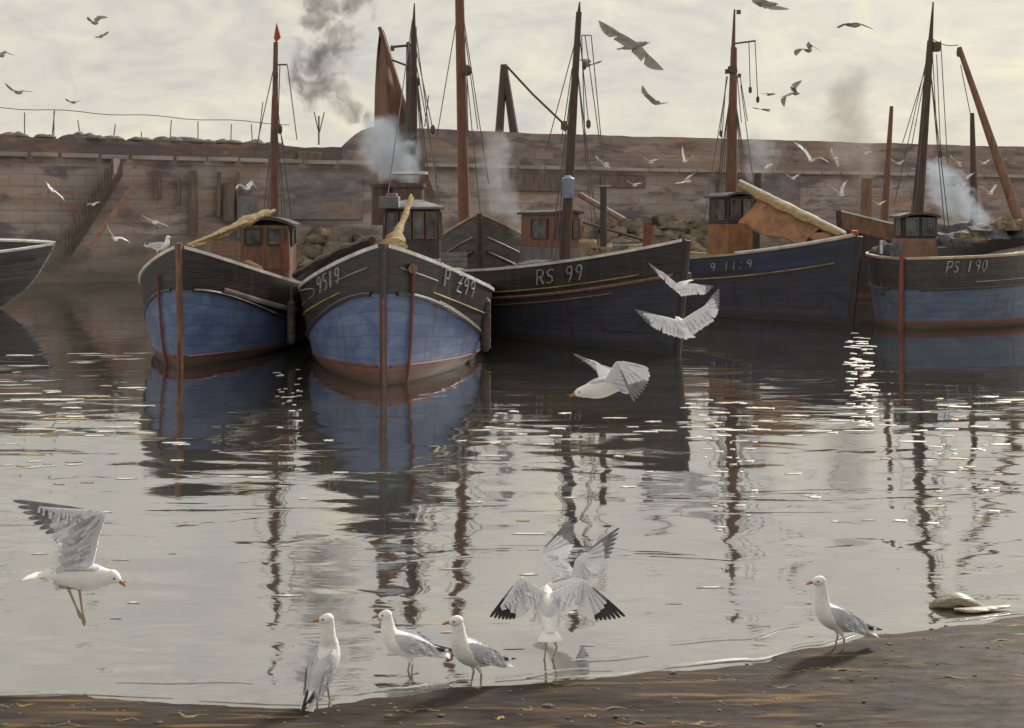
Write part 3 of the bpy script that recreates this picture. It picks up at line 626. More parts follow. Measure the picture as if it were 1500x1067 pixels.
        if sp: mb.box(Q(0, 0, h_ * sp / 2), (w_, depth, h_ * sp), lower, ax); mb.box(Q(0, 0, h_ * (sp + 1) / 2), (w_ * .97, depth * .97, h_ * (1 - sp)), wall_m, ax, taper)
        else: mb.box(Q(0, 0, h_ / 2), (w_, depth, h_), wall_m, ax, taper)
        mb.box(Q(0, 0, -.3), (w_ * .98, depth * .98, .6), lower or wall_m, ax)
        mb.build('cabin', None, ho, bevel=.015)
        # roof
        mb = MB(); W2, D2 = w_ / 2 + over, depth / 2 + over
        if roof == 'hip':
            b_ = mb.add([Q(-W2, -D2, h_), Q(W2, -D2, h_), Q(W2, D2, h_), Q(-W2, D2, h_), Q(-W2, -D2, h_ + .04), Q(W2, -D2, h_ + .04), Q(W2, D2, h_ + .04), Q(-W2, D2, h_ + .04), Q(-W2 * .25, -D2 * .3, h_ + rh), Q(W2 * .25, -D2 * .3, h_ + rh), Q(W2 * .25, D2 * .3, h_ + rh), Q(-W2 * .25, D2 * .3, h_ + rh)])
            for q_ in ((3, 2, 1, 0), (0, 1, 5, 4), (1, 2, 6, 5), (2, 3, 7, 6), (3, 0, 4, 7), (4, 5, 9, 8), (5, 6, 10, 9), (6, 7, 11, 10), (7, 4, 8, 11), (8, 9, 10, 11)): mb.face([b_ + i for i in q_])
        else:
            n = 12; f_ = [Q(-W2 + 2 * W2 * i / n, -D2, h_ + .03 + rh * (1 - (2 * i / n - 1) ** 2)) for i in range(n + 1)]; lo_ = [Q(-W2 + 2 * W2 * i / n, -D2, h_ - .03 + rh * (1 - (2 * i / n - 1) ** 2) * .9) for i in range(n + 1)]
            mb.prism(f_ + lo_[::-1], ax[1] * 2 * D2)
            mb.prism([Q(-w_ * .47, 0, h_ - .01)] + [Q(-w_ * .47 + w_ * .94 * i / n, 0, h_ + rh * .85 * (1 - (1.9 * i / n - .95) ** 2)) for i in range(n + 1)] + [Q(w_ * .47, 0, h_ - .01)], ax[1] * .02)
        mb.build('roof', roof_m, ho)
        # windows: pane behind a raised frame
        z0, z1 = h_ * (1 - win[0] - win[1]), h_ * (1 - win[0]); k_ = w_ * .92 / nwin
        fm_ = frame or wall_m
        def winat(cx_, cy_, wd, nrm, tan):
            wo = MB(); e_ = .022
            c = Q(cx_, cy_, 0)
            for (u0, u1, v0, v1) in ((-wd / 2, wd / 2, z0 - e_, z0), (-wd / 2, wd / 2, z1, z1 + e_), (-wd / 2 - e_, -wd / 2, z0 - e_, z1 + e_), (wd / 2, wd / 2 + e_, z0 - e_, z1 + e_)):
                wo.box(c + tan * (u0 + u1) / 2 + Vector((0, 0, (v0 + v1) / 2)) + nrm * .012, (abs(u1 - u0), .05, v1 - v0), None, (tan, nrm, Vector((0, 0, 1))))
            w1 = wo.build('window', fm_, ho)
            pn = MB(); pn.box(c + Vector((0, 0, (z0 + z1) / 2)) + nrm * .004, (wd - .004, .02, z1 - z0 - .004), None, (tan, nrm, Vector((0, 0, 1))))
            pn.build('pane', M['glass'], ho)
        for i in range(nwin): winat(-w_ * .46 + k_ * (i + .5), -depth / 2 + .004, k_ * .66, -ax[1], ax[0])
        for sgn in (-1, 1): winat(sgn * (w_ / 2 - .002), -depth * .1, depth * .45, ax[0] * sgn, ax[1])
        s.hs = (w_, h_, ctr); return ho
    def spar(s, a, b_, r0, r1, m, name='spar', n=10, k=None):
        mb = MB(); pts = [Vector(a).lerp(Vector(b_), i / 6) for i in range(7)]; mb.tube(pts, r0, n=n, r2=r1); return mb.build(name, m, s.root)
    def lines(s, segs, r=.018, m=None, name='rigging'):
        mb = MB()
        for a, b_, *sag in segs:
            a, b_ = Vector(a), Vector(b_); sg = sag[0] if sag else .0
            mb.tube([a.lerp(b_, i / 6) - Vector((0, 0, sg * math.sin(math.pi * i / 6))) for i in range(7)], r, n=4)
        return mb.build(name, m or M['thin'], s.root)
    def funnel(s, c, r, h_, m=None, cap=True):
        mb = MB(); c = Vector(c); mb.loft([(*c, r * 1.05, r * 1.05), (*(c + Vector((0, 0, h_ * .9))), r, r), (*(c + Vector((0, 0, h_ * .9))), r * 1.12, r * 1.12), (*(c + Vector((0, 0, h_))), r * 1.12, r * 1.12)], n=16, up=(0, 1, 0)); return mb.build('funnel', m or M['iron'], s.root)
    def heap(s, c, sz, m, lab, seed=0, name='net_heap', cat='nets'):
        mb = MB(); c = Vector(c); n, mm = 14, 8; b_ = len(mb.v)
        for j in range(mm + 1):
            ph = math.pi / 2 * j / mm
            for i in range(n):
                th = 2 * math.pi * i / n; d = Vector((math.cos(th) * math.cos(ph), math.sin(th) * math.cos(ph), math.sin(ph)))
                k = 1 + .45 * mnoise.noise(d * 2 + Vector((seed, 0, 0))); v = s.lat * d.x * sz[0] * k + s.aft * d.y * sz[1] * k + Vector((0, 0, d.z * sz[2] * k)); mb.v.append(c + v)
        for j in range(mm):
            for i in range(n): k = (i + 1) % n; mb.face((b_ + j * n + i, b_ + j * n + k, b_ + (j + 1) * n + k, b_ + (j + 1) * n + i))
        return one(mb, name, m, lab, cat, 'net heaps lying on the decks')
def del_keys(o):
    for k in ('label', 'category', 'group', 'kind'):
        if k in o: del o[k]
def cloth_roll(b, pts, m, name, k=3):
    """furled sail: a lumpy roll of canvas along pts (x,y,z,ra,rb)"""
    rows = crom(pts, 4); r2 = []
    for i, r in enumerate(rows):
        q = 1 + .22 * math.sin(i * 1.9) + .15 * mnoise.noise(Vector((i * .7, r[0], 0))); r2.append((*r[:3], r[3] * q, r[4] * q))
    mb = MB(); mb.loft(r2, n=10); return mb.build(name, m, b.root)

# --- boat one: blue hull, black bulwark, left of the pair
b1 = Boat('fishing_boat', 'blue fishing boat with black bulwark, small brown wheelhouse and red pennant, left of the pair', 265, 540, 364, 1.0, 12.5, 1.75, 1.20, 1.5, p=2.3, q=.85, Lb=5.6, rake=.12)
b1.wf = .80; b1.vp = .6; b1.sp = 2.6; b1.bg = .12; b1.bf = .5; b1.hull(band=.78, boot=.22, mtop=M['black'], mside=M['blue'])
b1.stem(M['brown'], .06, .10)
b1.strake(.78, .035, M['dark']); b1.strake(.56, .035, M['palestrake'], .8, 4.6, sides=(1,), rk=1.6)
b1.strake(0, .02, M['redpole'], .05, zabs=.22)
b1.house(350, 424, 330, 396, 4.4, 1.1, M['brown'], M['roofdark'], roof='curve', rh=.16, nwin=2, win=(.10, .32), over=.08, name='wheelhouse', frame=M['dark'])
b1.spar(P(415, 405, 28.2), P(413, 335, 28.2), .05, .045, M['redpole'], 'stanchion')
Y = 30.4
b1.spar(P(400, 400, Y), P(404, 62, Y), .12, .055, M['mast'], 'mast')
mb = MB(); mb.prism([P(405, 33, Y), P(411, 55, Y), P(404, 62, Y), P(401, 56, Y)], (0, .05, 0)); mb.build('pennant', M['flag'], b1.root)
b1.spar(P(401, 95, Y), P(421, 95, Y), .02, .02, M['thin'], 'crosstree')
b1.lines([(P(410, 96, Y), P(407, 190, Y)), (P(421, 96, Y), P(435, 205, Y)), (P(403, 160, Y), P(418, 225, Y + 2)), (P(401, 100, Y), P(372, 232, Y + 1)), (P(402, 120, Y), P(428, 330, Y + 2)), (P(399, 140, Y), P(392, 330, Y - 1))], .012)
cloth_roll(b1, [(*P(393, 312, 28.6), .09, .09), (*P(360, 325, 27.8), .12, .11), (*P(318, 346, 26.8), .10, .09), (*P(278, 362, 25.6), .05, .05)], M['sailtan'], 'furled_sail')
b1.spar(P(402, 309, 28.8), P(274, 360, 25.5), .045, .035, M['sailtan'], 'boom')
mb = MB(); c = b1.B(2.7, .55, 1.72); mb.prism([c + Vector((-.38, 0, -.3)), c + Vector((.5, 0, -.3)), c + Vector((.36, 0, .06)), c + Vector((.1, 0, .20)), c + Vector((-.1, 0, .16))], (0, .6, 0)); mb.build('hatch_cover', M['orange'], b1.root)
mb = MB(); mb.tube([b1.at(-1, .55, z, .05) for z in (1.7, 1.2, .8, .4, 0, -.1)], .028, n=6, k=2); mb.build('mooring_chain', M['redpole'], b1.root)

def stemband(b, z0, z1, m=M['redpole']):
    mb = MB(); mb.loft([(*b.B(-b.rake * max(-.3, z / b.zb) - .10, 0, z), .032, .08) for z in (z0, (z0 + z1) / 2, z1)], n=8, up=b.aft); mb.build('stem_iron', m, b.root)
stemband(b1, -.3, .5)
# --- boat two: the nearer blue boat
b2 = Boat('fishing_boat', 'nearest blue fishing boat, with dark glazed wheelhouse, smoking funnel and brown sail behind it', 562, 566, 362, 2.6, 13.5, 1.92, 1.22, 1.5, p=2.4, q=.85, Lb=6.2, rake=.12)
b2.wf = .82; b2.vp = .6; b2.sp = 2.6; b2.bg = .20; b2.bf = .55; b2.hull(band=.78, boot=.32)
b2.stem(M['dark'], .055, .06)
b2.strake(.78, .045, M['dark']); b2.strake(.50, .016, M['gold'], 1.0, 5.5); b2.strake(.28, .018, M['palestrake'], .2, 1.1); b2.strake(.73, .02, M['palestrake'], 1.2, 5.5, sides=(1,)); stemband(b2, -.3, 1.45)
b2.strake(0, .02, M['redpole'], .05, zabs=.32)
b2.text(1, 648, 694, .17, .30, 'P Z99', th=.016); b2.text(-1, 457, 500, .20, .27, 'J9519', th=.011)
b2.house(558, 644, 306, 385, 6.0, 1.5, M['dark'], M['roof'], roof='hip', rh=.20, nwin=4, win=(.08, .46), over=.10, frame=M['brown'])
mb = MB(); mb.box(P(571, 297, 27.2), (.40, .5, .26)); mb.box(P(574, 287, 27.2), (.22, .3, .10)); mb.build('vent_box', M['grey'], b2.root, bevel=.02)
cloth_roll(b2, [(*P(604, 290, 26.8), .035, .035), (*P(594, 315, 25.9), .06, .06), (*P(583, 340, 25.0), .09, .09), (*P(578, 356, 24.4), .20, .16), (*P(574, 366, 24.0), .24, .12)], M['sailtan'], 'furled_sail')
b2.spar(P(602, 286, 27), P(576, 362, 24.2), .03, .05, M['sailtan'], 'boom')
mb = MB(); 
for dx in (0, .33, .66): 
    c = b2.B(3.4 + dx * .9, -.95 - dx * .2, 1.88)
cloth_roll(b2, [(*P(432, 404, 26.2), .08, .06), (*P(470, 384, 25.8), .16, .10), (*P(510, 366, 25.3), .18, .12), (*P(545, 352, 24.6), .10, .08)], M['dark'], 'tarpaulin_roll')
Y = 31.0
b2.spar(P(605, 400, Y), P(606, 40, Y), .125, .075, M['mastdark'], 'mast'); b2.spar(P(606, 42, Y), P(607, 5, Y), .05, .015, M['mastdark'], 'topmast')
b2.spar(P(598, 250, Y + .6), P(598, 62, Y + .6), .075, .05, M['mastdark'], 'derrick')
b2.spar(P(576, 69, Y), P(606, 66, Y), .03, .03, M['dark'], 'crosstree'); mb = MB(); mb.box(P(575, 71, Y), (.09, .09, .12)); mb.build('block', M['iron'], b2.root)
b2.spar(P(574, 88, Y), P(600, 98, Y), .025, .025, M['dark'], 'crosstree')
b2.lines([(P(607, 60, Y), P(634, 190, Y)), (P(610, 95, Y), P(640, 262, Y)), (P(612, 150, Y), P(622, 200, Y)), (P(604, 30, Y), P(562, 330, Y - 4)), (P(607, 30, Y), P(650, 350, Y - 3)), (P(596, 105, Y), P(597, 190, Y)), (P(622, 186, Y), P(628, 140, Y))], .012)
b2.funnel(P(598, 330, 29.6), .36, .95)
b2.funnel(P(561, 330, 30.0), .26, .95, M['iron'])
mb = MB(); mb.loft([(*P(600, 256, 29.6), .40, .03), ], n=10) if False else None
mb.loft([(*(P(600, 254, 29.6) + Vector((0, 0, -.03))), .42, .42), (*(P(600, 254, 29.6) + Vector((0, 0, .03))), .42, .42)], n=18, up=(0, 1, 0)); mb.build('funnel_rim', M['rail'], b2.root)
# brown mizzen sail peaked up under its yard
Y = 33.2
outl = [(556, 44), (552, 78), (549, 130), (548, 190), (550, 262), (634, 290), (628, 262), (612, 215), (600, 172), (588, 128), (574, 82), (564, 50)]
mb = MB(); cols = 7; rowsn = 18; idx = []
import bisect
def edge(pl, y):
    for (x0, y0), (x1, y1) in zip(pl, pl[1:]):
        if y0 <= y <= y1: return x0 + (x1 - x0) * (y - y0) / max(1e-6, y1 - y0)
    return pl[-1][0]
le = [(556, 44), (552, 78), (549, 130), (548, 190), (550, 262), (550, 292)]; re_ = [(562, 44), (574, 82), (588, 128), (600, 172), (612, 215), (628, 262), (640, 292)]
for th_ in (0, .06):
    for j in range(rowsn + 1):
        y = 44 + (292 - 44) * j / rowsn; xl, xr = edge(le, y), edge(re_, y)
        for i in range(cols + 1):
            u = i / cols; idx.append(mb.add([P(xl + (xr - xl) * u, y, Y + th_ + .22 * math.sin(u * 7 + j * .25) * min(1, j / 5) + .1 * mnoise.noise(Vector((u * 3, j * .6, 0))))]))
nn_ = (rowsn + 1) * (cols + 1)
for j in range(rowsn):
    for i in range(cols):
        a = j * (cols + 1) + i; mb.face((a, a + 1, a + cols + 2, a + cols + 1)); mb.face((nn_ + a, nn_ + a + cols + 1, nn_ + a + cols + 2, nn_ + a + 1))
for j in range(rowsn):
    for i in (0, cols): a = j * (cols + 1) + i; mb.face((a, a + cols + 1, nn_ + a + cols + 1, nn_ + a))
for i in range(cols):
    for a in (i, rowsn * (cols + 1) + i): mb.face((a, nn_ + a, nn_ + a + 1, a + 1))
mb.build('mizzen_sail', M['sailbrown'], b2.root)
b2.spar(P(556, 40, Y - .2), P(600, 180, Y - .2), .055, .075, M['mast'], 'yard')
mb = MB(); mb.tube([b2.at(1, .42, z, .05) for z in (1.95, 1.4, .9, .5, .2, -.1)], .028, n=6, k=2); mb.build('mooring_chain', M['redpole'], b2.root)
mb = MB(); c = b2.at(1, .42, 1.92, 0); mb.loft([(*(c + Vector((.05, -.12, 0))), .08, .08), (*(c + Vector((0, .15, 0))), .08, .08)], n=10); mb.build('hawse_pipe', M['brown'], b2.root)

# --- brown boat lying behind, between boats two and three
b6 = Boat('fishing_boat', 'grey brown boat half hidden behind the second boat, with the tallest thick brown mast', 703, 470, 316, -2, 9, 1.75, 1.9, 2.0, p=2.0, q=.9, Lb=5, rake=.1, Y=35.8)
b6.hull(band=.95, boot=.2, mtop=mat('grey brown planks', (.055, .048, .048), (.115, .10, .092), .7, (1, .6, 3), 1.8, bump=.5), mside=mat('grey brown planks below', (.05, .04, .04), (.09, .075, .07), .7, (1, .6, 3), 1.8, bump=.5), rail=M['railtan'])
b6.stem(M['dark'], .08, .05); b6.strake(.55, .03, M['palestrake'])
b6.strake(.95, .04, M['dark'])
Y = 38.0
b6.spar(P(680, 330, Y), P(672, -60, Y), .17, .13, M['mast'], 'mast', n=12)
mb = MB(); c = P(684, 103, Y - .3); mb.loft([(*(c + Vector((0, 0, .15))), .05, .05), (*(c + Vector((0, 0, .10))), .14, .14), (*(c - Vector((0, 0, .10))), .14, .14), (*(c - Vector((0, 0, .17))), .04, .04)], n=12, up=(0, 1, 0), k=2); mb.build('lamp', M['iron'], b6.root)
b6.lines([(P(674, 0, Y), P(700, 190, Y)), (P(676, -20, Y), P(686, 200, Y)), (P(678, 20, Y), P(716, 270, Y - 1)), (P(672, 10, Y), P(640, 200, Y + 1)), (P(684, 112, Y - .3), P(685, 200, Y - .3)), (P(676, 30, Y), P(705, 330, Y - 2))], .014)
b6.heap(b6.B(3.2, .3, 2.0), (.9, 1.2, .3), M['netbrown'], 'brown nets on the deck of the half hidden boat behind', seed=3)

# --- boat three: big dark hull pointing right
b3 = Boat('fishing_boat', 'long dark navy fishing boat with brown deckhouse and leaning mast, in the middle', 990, 520, 353, 23, 13.5, 2.15, 1.50, 1.6, p=1.75, q=1.0, Lb=7.0, rake=.4)
b3.sp = 2.3
b3.hull(band=.66, boot=.1, mtop=M['black'], mside=M['navy'], mboot=M['navy'], rail=M['rail'])
b3.stem(M['dark'], .07, .02)
b3.strake(.52, .02, M['gold'], .9, 9, sides=(-1,)); b3.strake(.66, .04, M['brown'], sides=(-1,)); b3.strake(.82, .02, M['brown'], 1.5, 9, sides=(-1,))
b3.text(-1, 786, 856, .27, .32, 'RS 99'[::1], th=.02, slant=.1)
b3.house(768, 846, 312, 392, 7.2, 2.2, M['brown'], M['roofdark'], roof='curve', rh=.05, nwin=3, win=(.12, .34), over=.05, lower=M['grey'], split=.36, frame=M['redpole'], name='deckhouse')
Y = 31.5
b3.spar(P(827, 380, Y), P(848, 18, Y), .14, .07, M['mastdark'], 'mast', n=12); b3.spar(P(848, 20, Y), P(849, 3, Y), .05, .015, M['mastdark'], 'topmast')
mb = MB(); c = P(832, 272, Y - .4); mb.loft([(*(c + Vector((0, 0, -.3))), .13, .13), (*(c + Vector((0, 0, .10))), .15, .15), (*(c + Vector((0, 0, .16))), .16, .16), (*(c + Vector((0, 0, .24))), .06, .06)], n=12, up=(0, 1, 0)); mb.build('lantern', mat('pale blue paint', (.25, .30, .40), (.12, .15, .24), .4), b3.root)
b3.lines([(P(846, 40, Y), P(828, 262, Y)), (P(843, 60, Y), P(800, 220, Y + 1)), (P(848, 40, Y), P(862, 180, Y)), (P(852, 52, Y), P(866, 52, Y)), (P(852, 52, Y), P(858, 240, Y)), (P(857, 52, Y), P(878, 205, Y)), (P(866, 52, Y), P(884, 240, Y - 1)), (P(838, 100, Y), P(822, 210, Y))], .012)
b3.spar(P(850, 286, 31), P(914, 324, 29), .07, .06, M['brown'], 'boom'); b3.spar(P(850, 283, 31), P(916, 320, 29), .02, .02, M['rail'], 'boom')
b3.spar(P(855, 326, 30), P(944, 352, 28), .03, .03, M['dark'], 'spar')
b3.spar(P(884, 376, 28.6), P(884, 274, 28.6), .075, .075, M['dark'], 'post'); b3.spar(P(874, 274, 28.6), P(894, 273, 28.6), .03, .03, M['roof'], 'crossbar')
b3.spar(P(948, 362, 27.8), P(951, 330, 27.8), .09, .12, M['redpole'], 'bollard')
b3.spar(P(853, 390, 29.6), P(853, 330, 29.6), .05, .04, M['brown'], 'post')
mb = MB(); c = P(861, 380, 29.2); mb.loft([(*(c + Vector((0, 0, -.35))), .16, .16), (*(c + Vector((0, 0, .35))), .18, .18), (*(c + Vector((0, 0, .38))), .2, .2), (*(c + Vector((0, 0, .44))), .19, .19)], n=14, up=(0, 1, 0)); mb.build('barrel', M['railtan'], b3.root)
b3.heap(P(915, 372, 28.9), (.9, .5, .22), M['netbrown'], 'brown nets by the bow rail of the middle navy boat', seed=9); b3.heap(P(800, 396, 31), (1.1, .5, .22), M['netblue'], 'dark nets beside the brown deckhouse of the middle boat', seed=4)
b3.house(796, 822, 289, 312, 7.5, .5, M['brown'], M['roofdark'], roof='curve', rh=.04, nwin=1, win=(.2, .5), name='skylight') if False else None

# --- boat four: navy hull, orange wheelhouse
b4 = Boat('fishing_boat', 'navy fishing boat with orange wheelhouse and tan canvas tent over its foredeck, fourth from left', 1244, 476, 346, 21, 13, 2.15, 1.58, 1.7, p=1.75, q=1.0, Lb=7.4, rake=.4)
b4.sp = 2.3
b4.hull(band=.62, boot=.1, mtop=M['navyblue'], mside=M['navy'], mboot=M['navy'], rail=M['railtan'])
b4.stem(M['dark'], .09, .0); b4.spar(P(1250, 358, b4.Y0 - .15), P(1252, 338, b4.Y0 - .2), .10, .09, M['flag'], 'stem_head')
b4.strake(.62, .025, M['gold'], .5, 9, sides=(-1,)); b4.text(-1, 1040, 1104, .30, .22, '9 11:9', th=.02)
mb = MB()
for i in range(9):
    t_ = .25 + i * .45; mb.add([]) 
b4.strake(-.05, .05, M['rail'], .1, 3.4, sides=(-1,), name='rail_cap')
b4.house(1047, 1104, 288, 390, 6.6, 1.3, M['dark'], M['roofdark'], roof='curve', rh=.12, nwin=2, win=(.05, .28), over=.10, lower=M['orange'], split=.60, frame=M['brown'])
Y = 42.5
b4.spar(P(1070, 330, Y), P(1075, 70, Y), .22, .10, M['mast'], 'mast', n=12); b4.spar(P(1074, 72, Y), P(1076, 14, Y), .07, .03, M['mast'], 'topmast')
b4.spar(P(1077, 64, Y), P(1107, 60, Y), .03, .03, M['thin'], 'crosstree'); mb = MB(); mb.box(P(1082, 18, Y), (.14, .05, .14)); mb.build('wind_vane', M['thin'], b4.root)
mb = MB(); c = P(1073, 102, Y); mb.loft([(*(c - Vector((0, 0, .1))), .17, .17), (*(c + Vector((0, 0, .1))), .15, .15)], n=12, up=(0, 1, 0)); mb.box(P(1066, 105, Y), (.16, .16, .14)); mb.box(P(1083, 111, Y), (.1, .1, .12)); mb.build('mast_band', M['iron'], b4.root)
b4.lines([(P(1064, 115, Y), P(1055, 195, Y)), (P(1064, 112, Y), P(1052, 280, Y)), (P(1080, 112, Y), P(1086, 180, Y)), (P(1084, 112, Y), P(1095, 178, Y)), (P(1085, 125, Y), P(1108, 300, Y - 2)), (P(1097, 62, Y), P(1099, 130, Y)), (P(1106, 61, Y), P(1110, 145, Y)), (P(1066, 112, Y), P(1030, 330, Y - 2))], .014)
b4.spar(P(1108, 392, 40.0), P(1108, 285, 40.0), .12, .11, M['dark'], 'post')
b4.funnel(P(1110, 300, 41.2), .12, 1.0, M['iron'])
# tent of canvas over the boom
mb = MB(); A, B_ = P(1084, 273, 39.6), P(1238, 347, 35.0)
def tent_pt(u, v, side):   # u along the boom, v down the slope
    r_ = A.lerp(B_, u); dn = .92 * (1 - .55 * u); return r_ + b4.lat * side * (.12 + .75 * v * (1 - .2 * u)) - Vector((0, 0, dn * v * (1.0 + .08 * math.sin(u * 16)))) 
nn2 = 16
for side in (-1, 1):
    for th_ in (0, -.03):
        base = len(mb.v)
        for i in range(nn2 + 1):
            for j in range(6): mb.v.append(tent_pt(.24 + .58 * i / nn2, j / 5, side) + Vector((0, 0, th_)) + b4.lat * .03 * math.sin(i * 1.3 + j))
        for i in range(nn2):
            for j in range(5): a = base + i * 6 + j; mb.face((a, a + 1, a + 7, a + 6))
mb.build('canvas_tent', M['orange'], b4.root)
cloth_roll(b4, [(*(A + Vector((0, 0, .04))), .10, .08), (*A.lerp(B_, .25), .24, .14), (*A.lerp(B_, .5), .28, .15), (*A.lerp(B_, .75), .24, .13), (*A.lerp(B_, .97), .12, .08)], M['sailtan'], 'furled_sail')
b4.spar(A + Vector((0, 0, .16)), B_ + Vector((0, 0, .1)), .05, .05, M['rail'], 'boom')
cloth_roll(b4, [(*P(1165, 340, 36.6), .2, .14), (*P(1190, 347, 36.0), .3, .2), (*P(1212, 352, 35.4), .3, .16), (*P(1235, 356, 34.8), .15, .08)], M['orange'], 'folded_canvas')
b4.heap(P(1030, 395, 39.5), (.6, .5, .25), M['netbrown'], 'brown nets left of the orange wheelhouse', seed=5)

# --- boat five: stern towards us on the right, bow out of the picture
b5 = Boat('fishing_boat', 'blue and black fishing boat at the right edge with dark small wheelhouse and brown rudder', 1322, 488, 384, 180, 12, 2.1, 1.62, 1.62, Y=33.0)
A5 = R(40); b5.yaw = -A5; b5.aft = Vector((math.sin(A5), math.cos(A5), 0)); b5.lat = Vector((math.cos(A5), -math.sin(A5), 0))
b5.root.matrix_basis = Matrix.Translation(b5.o) @ Matrix.Rotation(b5.yaw, 4, 'Z'); b5.root.rotation_euler = (0, 0, b5.yaw)
b5.p = 2.6; b5.q = .7; b5.Lb = 4.2; b5.rake = .0; b5.zb = 1.78; b5.zm = 1.95; b5.zs = 2.5; b5.st = .05
b5.hull(band=.78, boot=.22, mtop=M['black'], mside=M['bluedim'], rail=M['railtan'])
b5.strake(.78, .04, M['dark']); b5.strake(.62, .015, M['palestrake'], 1.2, 8, sides=(1,))
b5.text(1, 1384, 1446, .22, .28, 'PS 190', th=.018)
mb = MB(); c = b5.B(-.12, 0, 0); mb.loft([(*(b5.B(-.10, 0, -.3)), .06, .16), (*(b5.B(-.08, 0, 1.0)), .06, .13), (*(b5.B(-.03, 0, 1.95)), .05, .07)], n=8, up=b5.aft); mb.build('rudder', M['redpole'], b5.root)
b5.house(1322, 1374, 318, 384, 4.0, 1.0, M['dark'], M['roofdark'], roof='curve', rh=.10, nwin=2, win=(.04, .36), over=.07, lower=M['pink'], split=.52, frame=M['grey'], yaw=A5)
Y = 36.5
b5.spar(P(1341, 360, Y), P(1363, 60, Y), .17, .09, M['mastdark'], 'mast', n=12); b5.spar(P(1363, 62, Y), P(1367, 3, Y), .07, .02, M['mastdark'], 'topmast')
mb = MB(); mb.box(P(1371, 69, Y), (.2, .2, .26)); mb.build('block', M['iron'], b5.root)
b5.spar(P(1500, 345, 35.2), P(1405, 70, 36.5), .15, .07, M['brown'], 'boom', n=12)
b5.lines([(P(1360, 75, Y), P(1310, 300, Y + 1)), (P(1362, 75, Y), P(1334, 220, Y)), (P(1366, 80, Y), P(1374, 225, Y)), (P(1372, 80, Y), P(1378, 225, Y)), (P(1378, 60, Y), P(1388, 240, Y)), (P(1364, 56, Y), P(1404, 66, Y), .1), (P(1407, 95, Y), P(1424, 180, Y)), (P(1359, 90, Y), P(1322, 210, Y))], .012)
for i, (px, py, sx_, m_, l_) in enumerate(((1298, 374, .42, 'netblue', 'small dark net heap at the stern left of the right-hand wheelhouse'), (1395, 362, .55, 'netblue', 'dark nets just right of the right-hand wheelhouse'), (1440, 350, .7, 'netblue', 'broad dark blue net heap beneath the pale steam'), (1475, 338, .5, 'netbrown', 'tan net heap at the foot of the leaning boom'), (1420, 356, .5, 'netbrown', 'small tan net heap between dark ones right of the wheelhouse'), (1500, 348, .6, 'netblue', 'dark net heap cut by the right edge'))):
    b5.heap(P(px, py, 35.2), (sx_, .5, .35), M[m_], l_, seed=i * 3.3)
b5.spar(P(1291, 372, 34.0), P(1291, 352, 34.0), .04, .04, M['rail'], 'bollard')
# hanging fender tyres on its quarter
for px, y0, y1 in ((1292, 405, 432), (1308, 402, 440)):
    mb = MB(); c0, c1 = P(px, y0, 33.9), P(px + 2, y1, 33.7)
    t_ = 1.0
    mb.tube([c0.lerp(c1, k / 4) for k in range(5)], .06, n=8); mb.build('hull_fender', M['fender'], b5.root)

# --- small open boat cut off by the left edge
b0 = Boat('rowing_boat', 'grey black open boat with pale gunwale, cut off by the left edge', 98, 452, 352, 90, 9.5, 1.75, 1.72, 1.9, Y=41.0, cat='boat', p=1.9, q=.8, Lb=4.6, rake=2.6)
b0.rexp = .5; b0.wf = .42; b0.vp = .55
b0.yaw = R(78); b0.aft = Vector((-math.sin(R(78)), math.cos(R(78)), 0)); b0.lat = Vector((math.cos(R(78)), math.sin(R(78)), 0)); b0.root.matrix_basis = Matrix.Translation(b0.o) @ Matrix.Rotation(b0.yaw, 4, 'Z'); b0.root.rotation_euler = (0, 0, b0.yaw)
b0.o = b0.o + b0.aft * 2.75; b0.root.matrix_basis = Matrix.Translation(b0.o) @ Matrix.Rotation(b0.yaw, 4, 'Z'); b0.root.location = b0.o
b0.zb = 2.1; b0.zm = 1.8
b0.hull(band=.40, boot=.1, mtop=M['slate'], mside=M['slate'], mboot=M['navy'], rail=M['rail'], railw=.16, deckdrop=.30, deckm=M['rail'])
b0.strake(.40, .03, M['dark'], .2); b0.strake(.68, .02, M['palestrake'], .8, 8)
for t_ in (1.9, 3.4, 4.9):
    mb = MB(); mb.box(b0.B(t_ - .3, 0, b0.sheer(t_) - .06), (2 * b0.half(t_) * .88, .26, .05), None, (b0.lat, b0.aft, Vector((0, 0, 1)))); mb.build('thwart', M['grey'], b0.root, bevel=.01)
mb = MB(); mb.tube([b0.B(.9, .1, 2.0), b0.B(4.6, -.6, 1.92)], .05, n=6); mb.tube([b0.B(1.2, -.1, 2.0), b0.B(5.0, .5, 1.92)], .04, n=6); mb.build('oar', M['dark'], b0.root)
b0.heap(b0.B(3.5, .2, 1.60), (.6, 1.2, .25), M['sailtan'], 'folded ochre sail inside the open boat at left', seed=2, name='folded_sail', cat='sail')

b0.root.matrix_basis = b0.root.matrix_basis @ Matrix.Rotation(R(-12), 4, 'Y'); b0.root.rotation_euler = b0.root.matrix_basis.to_euler()
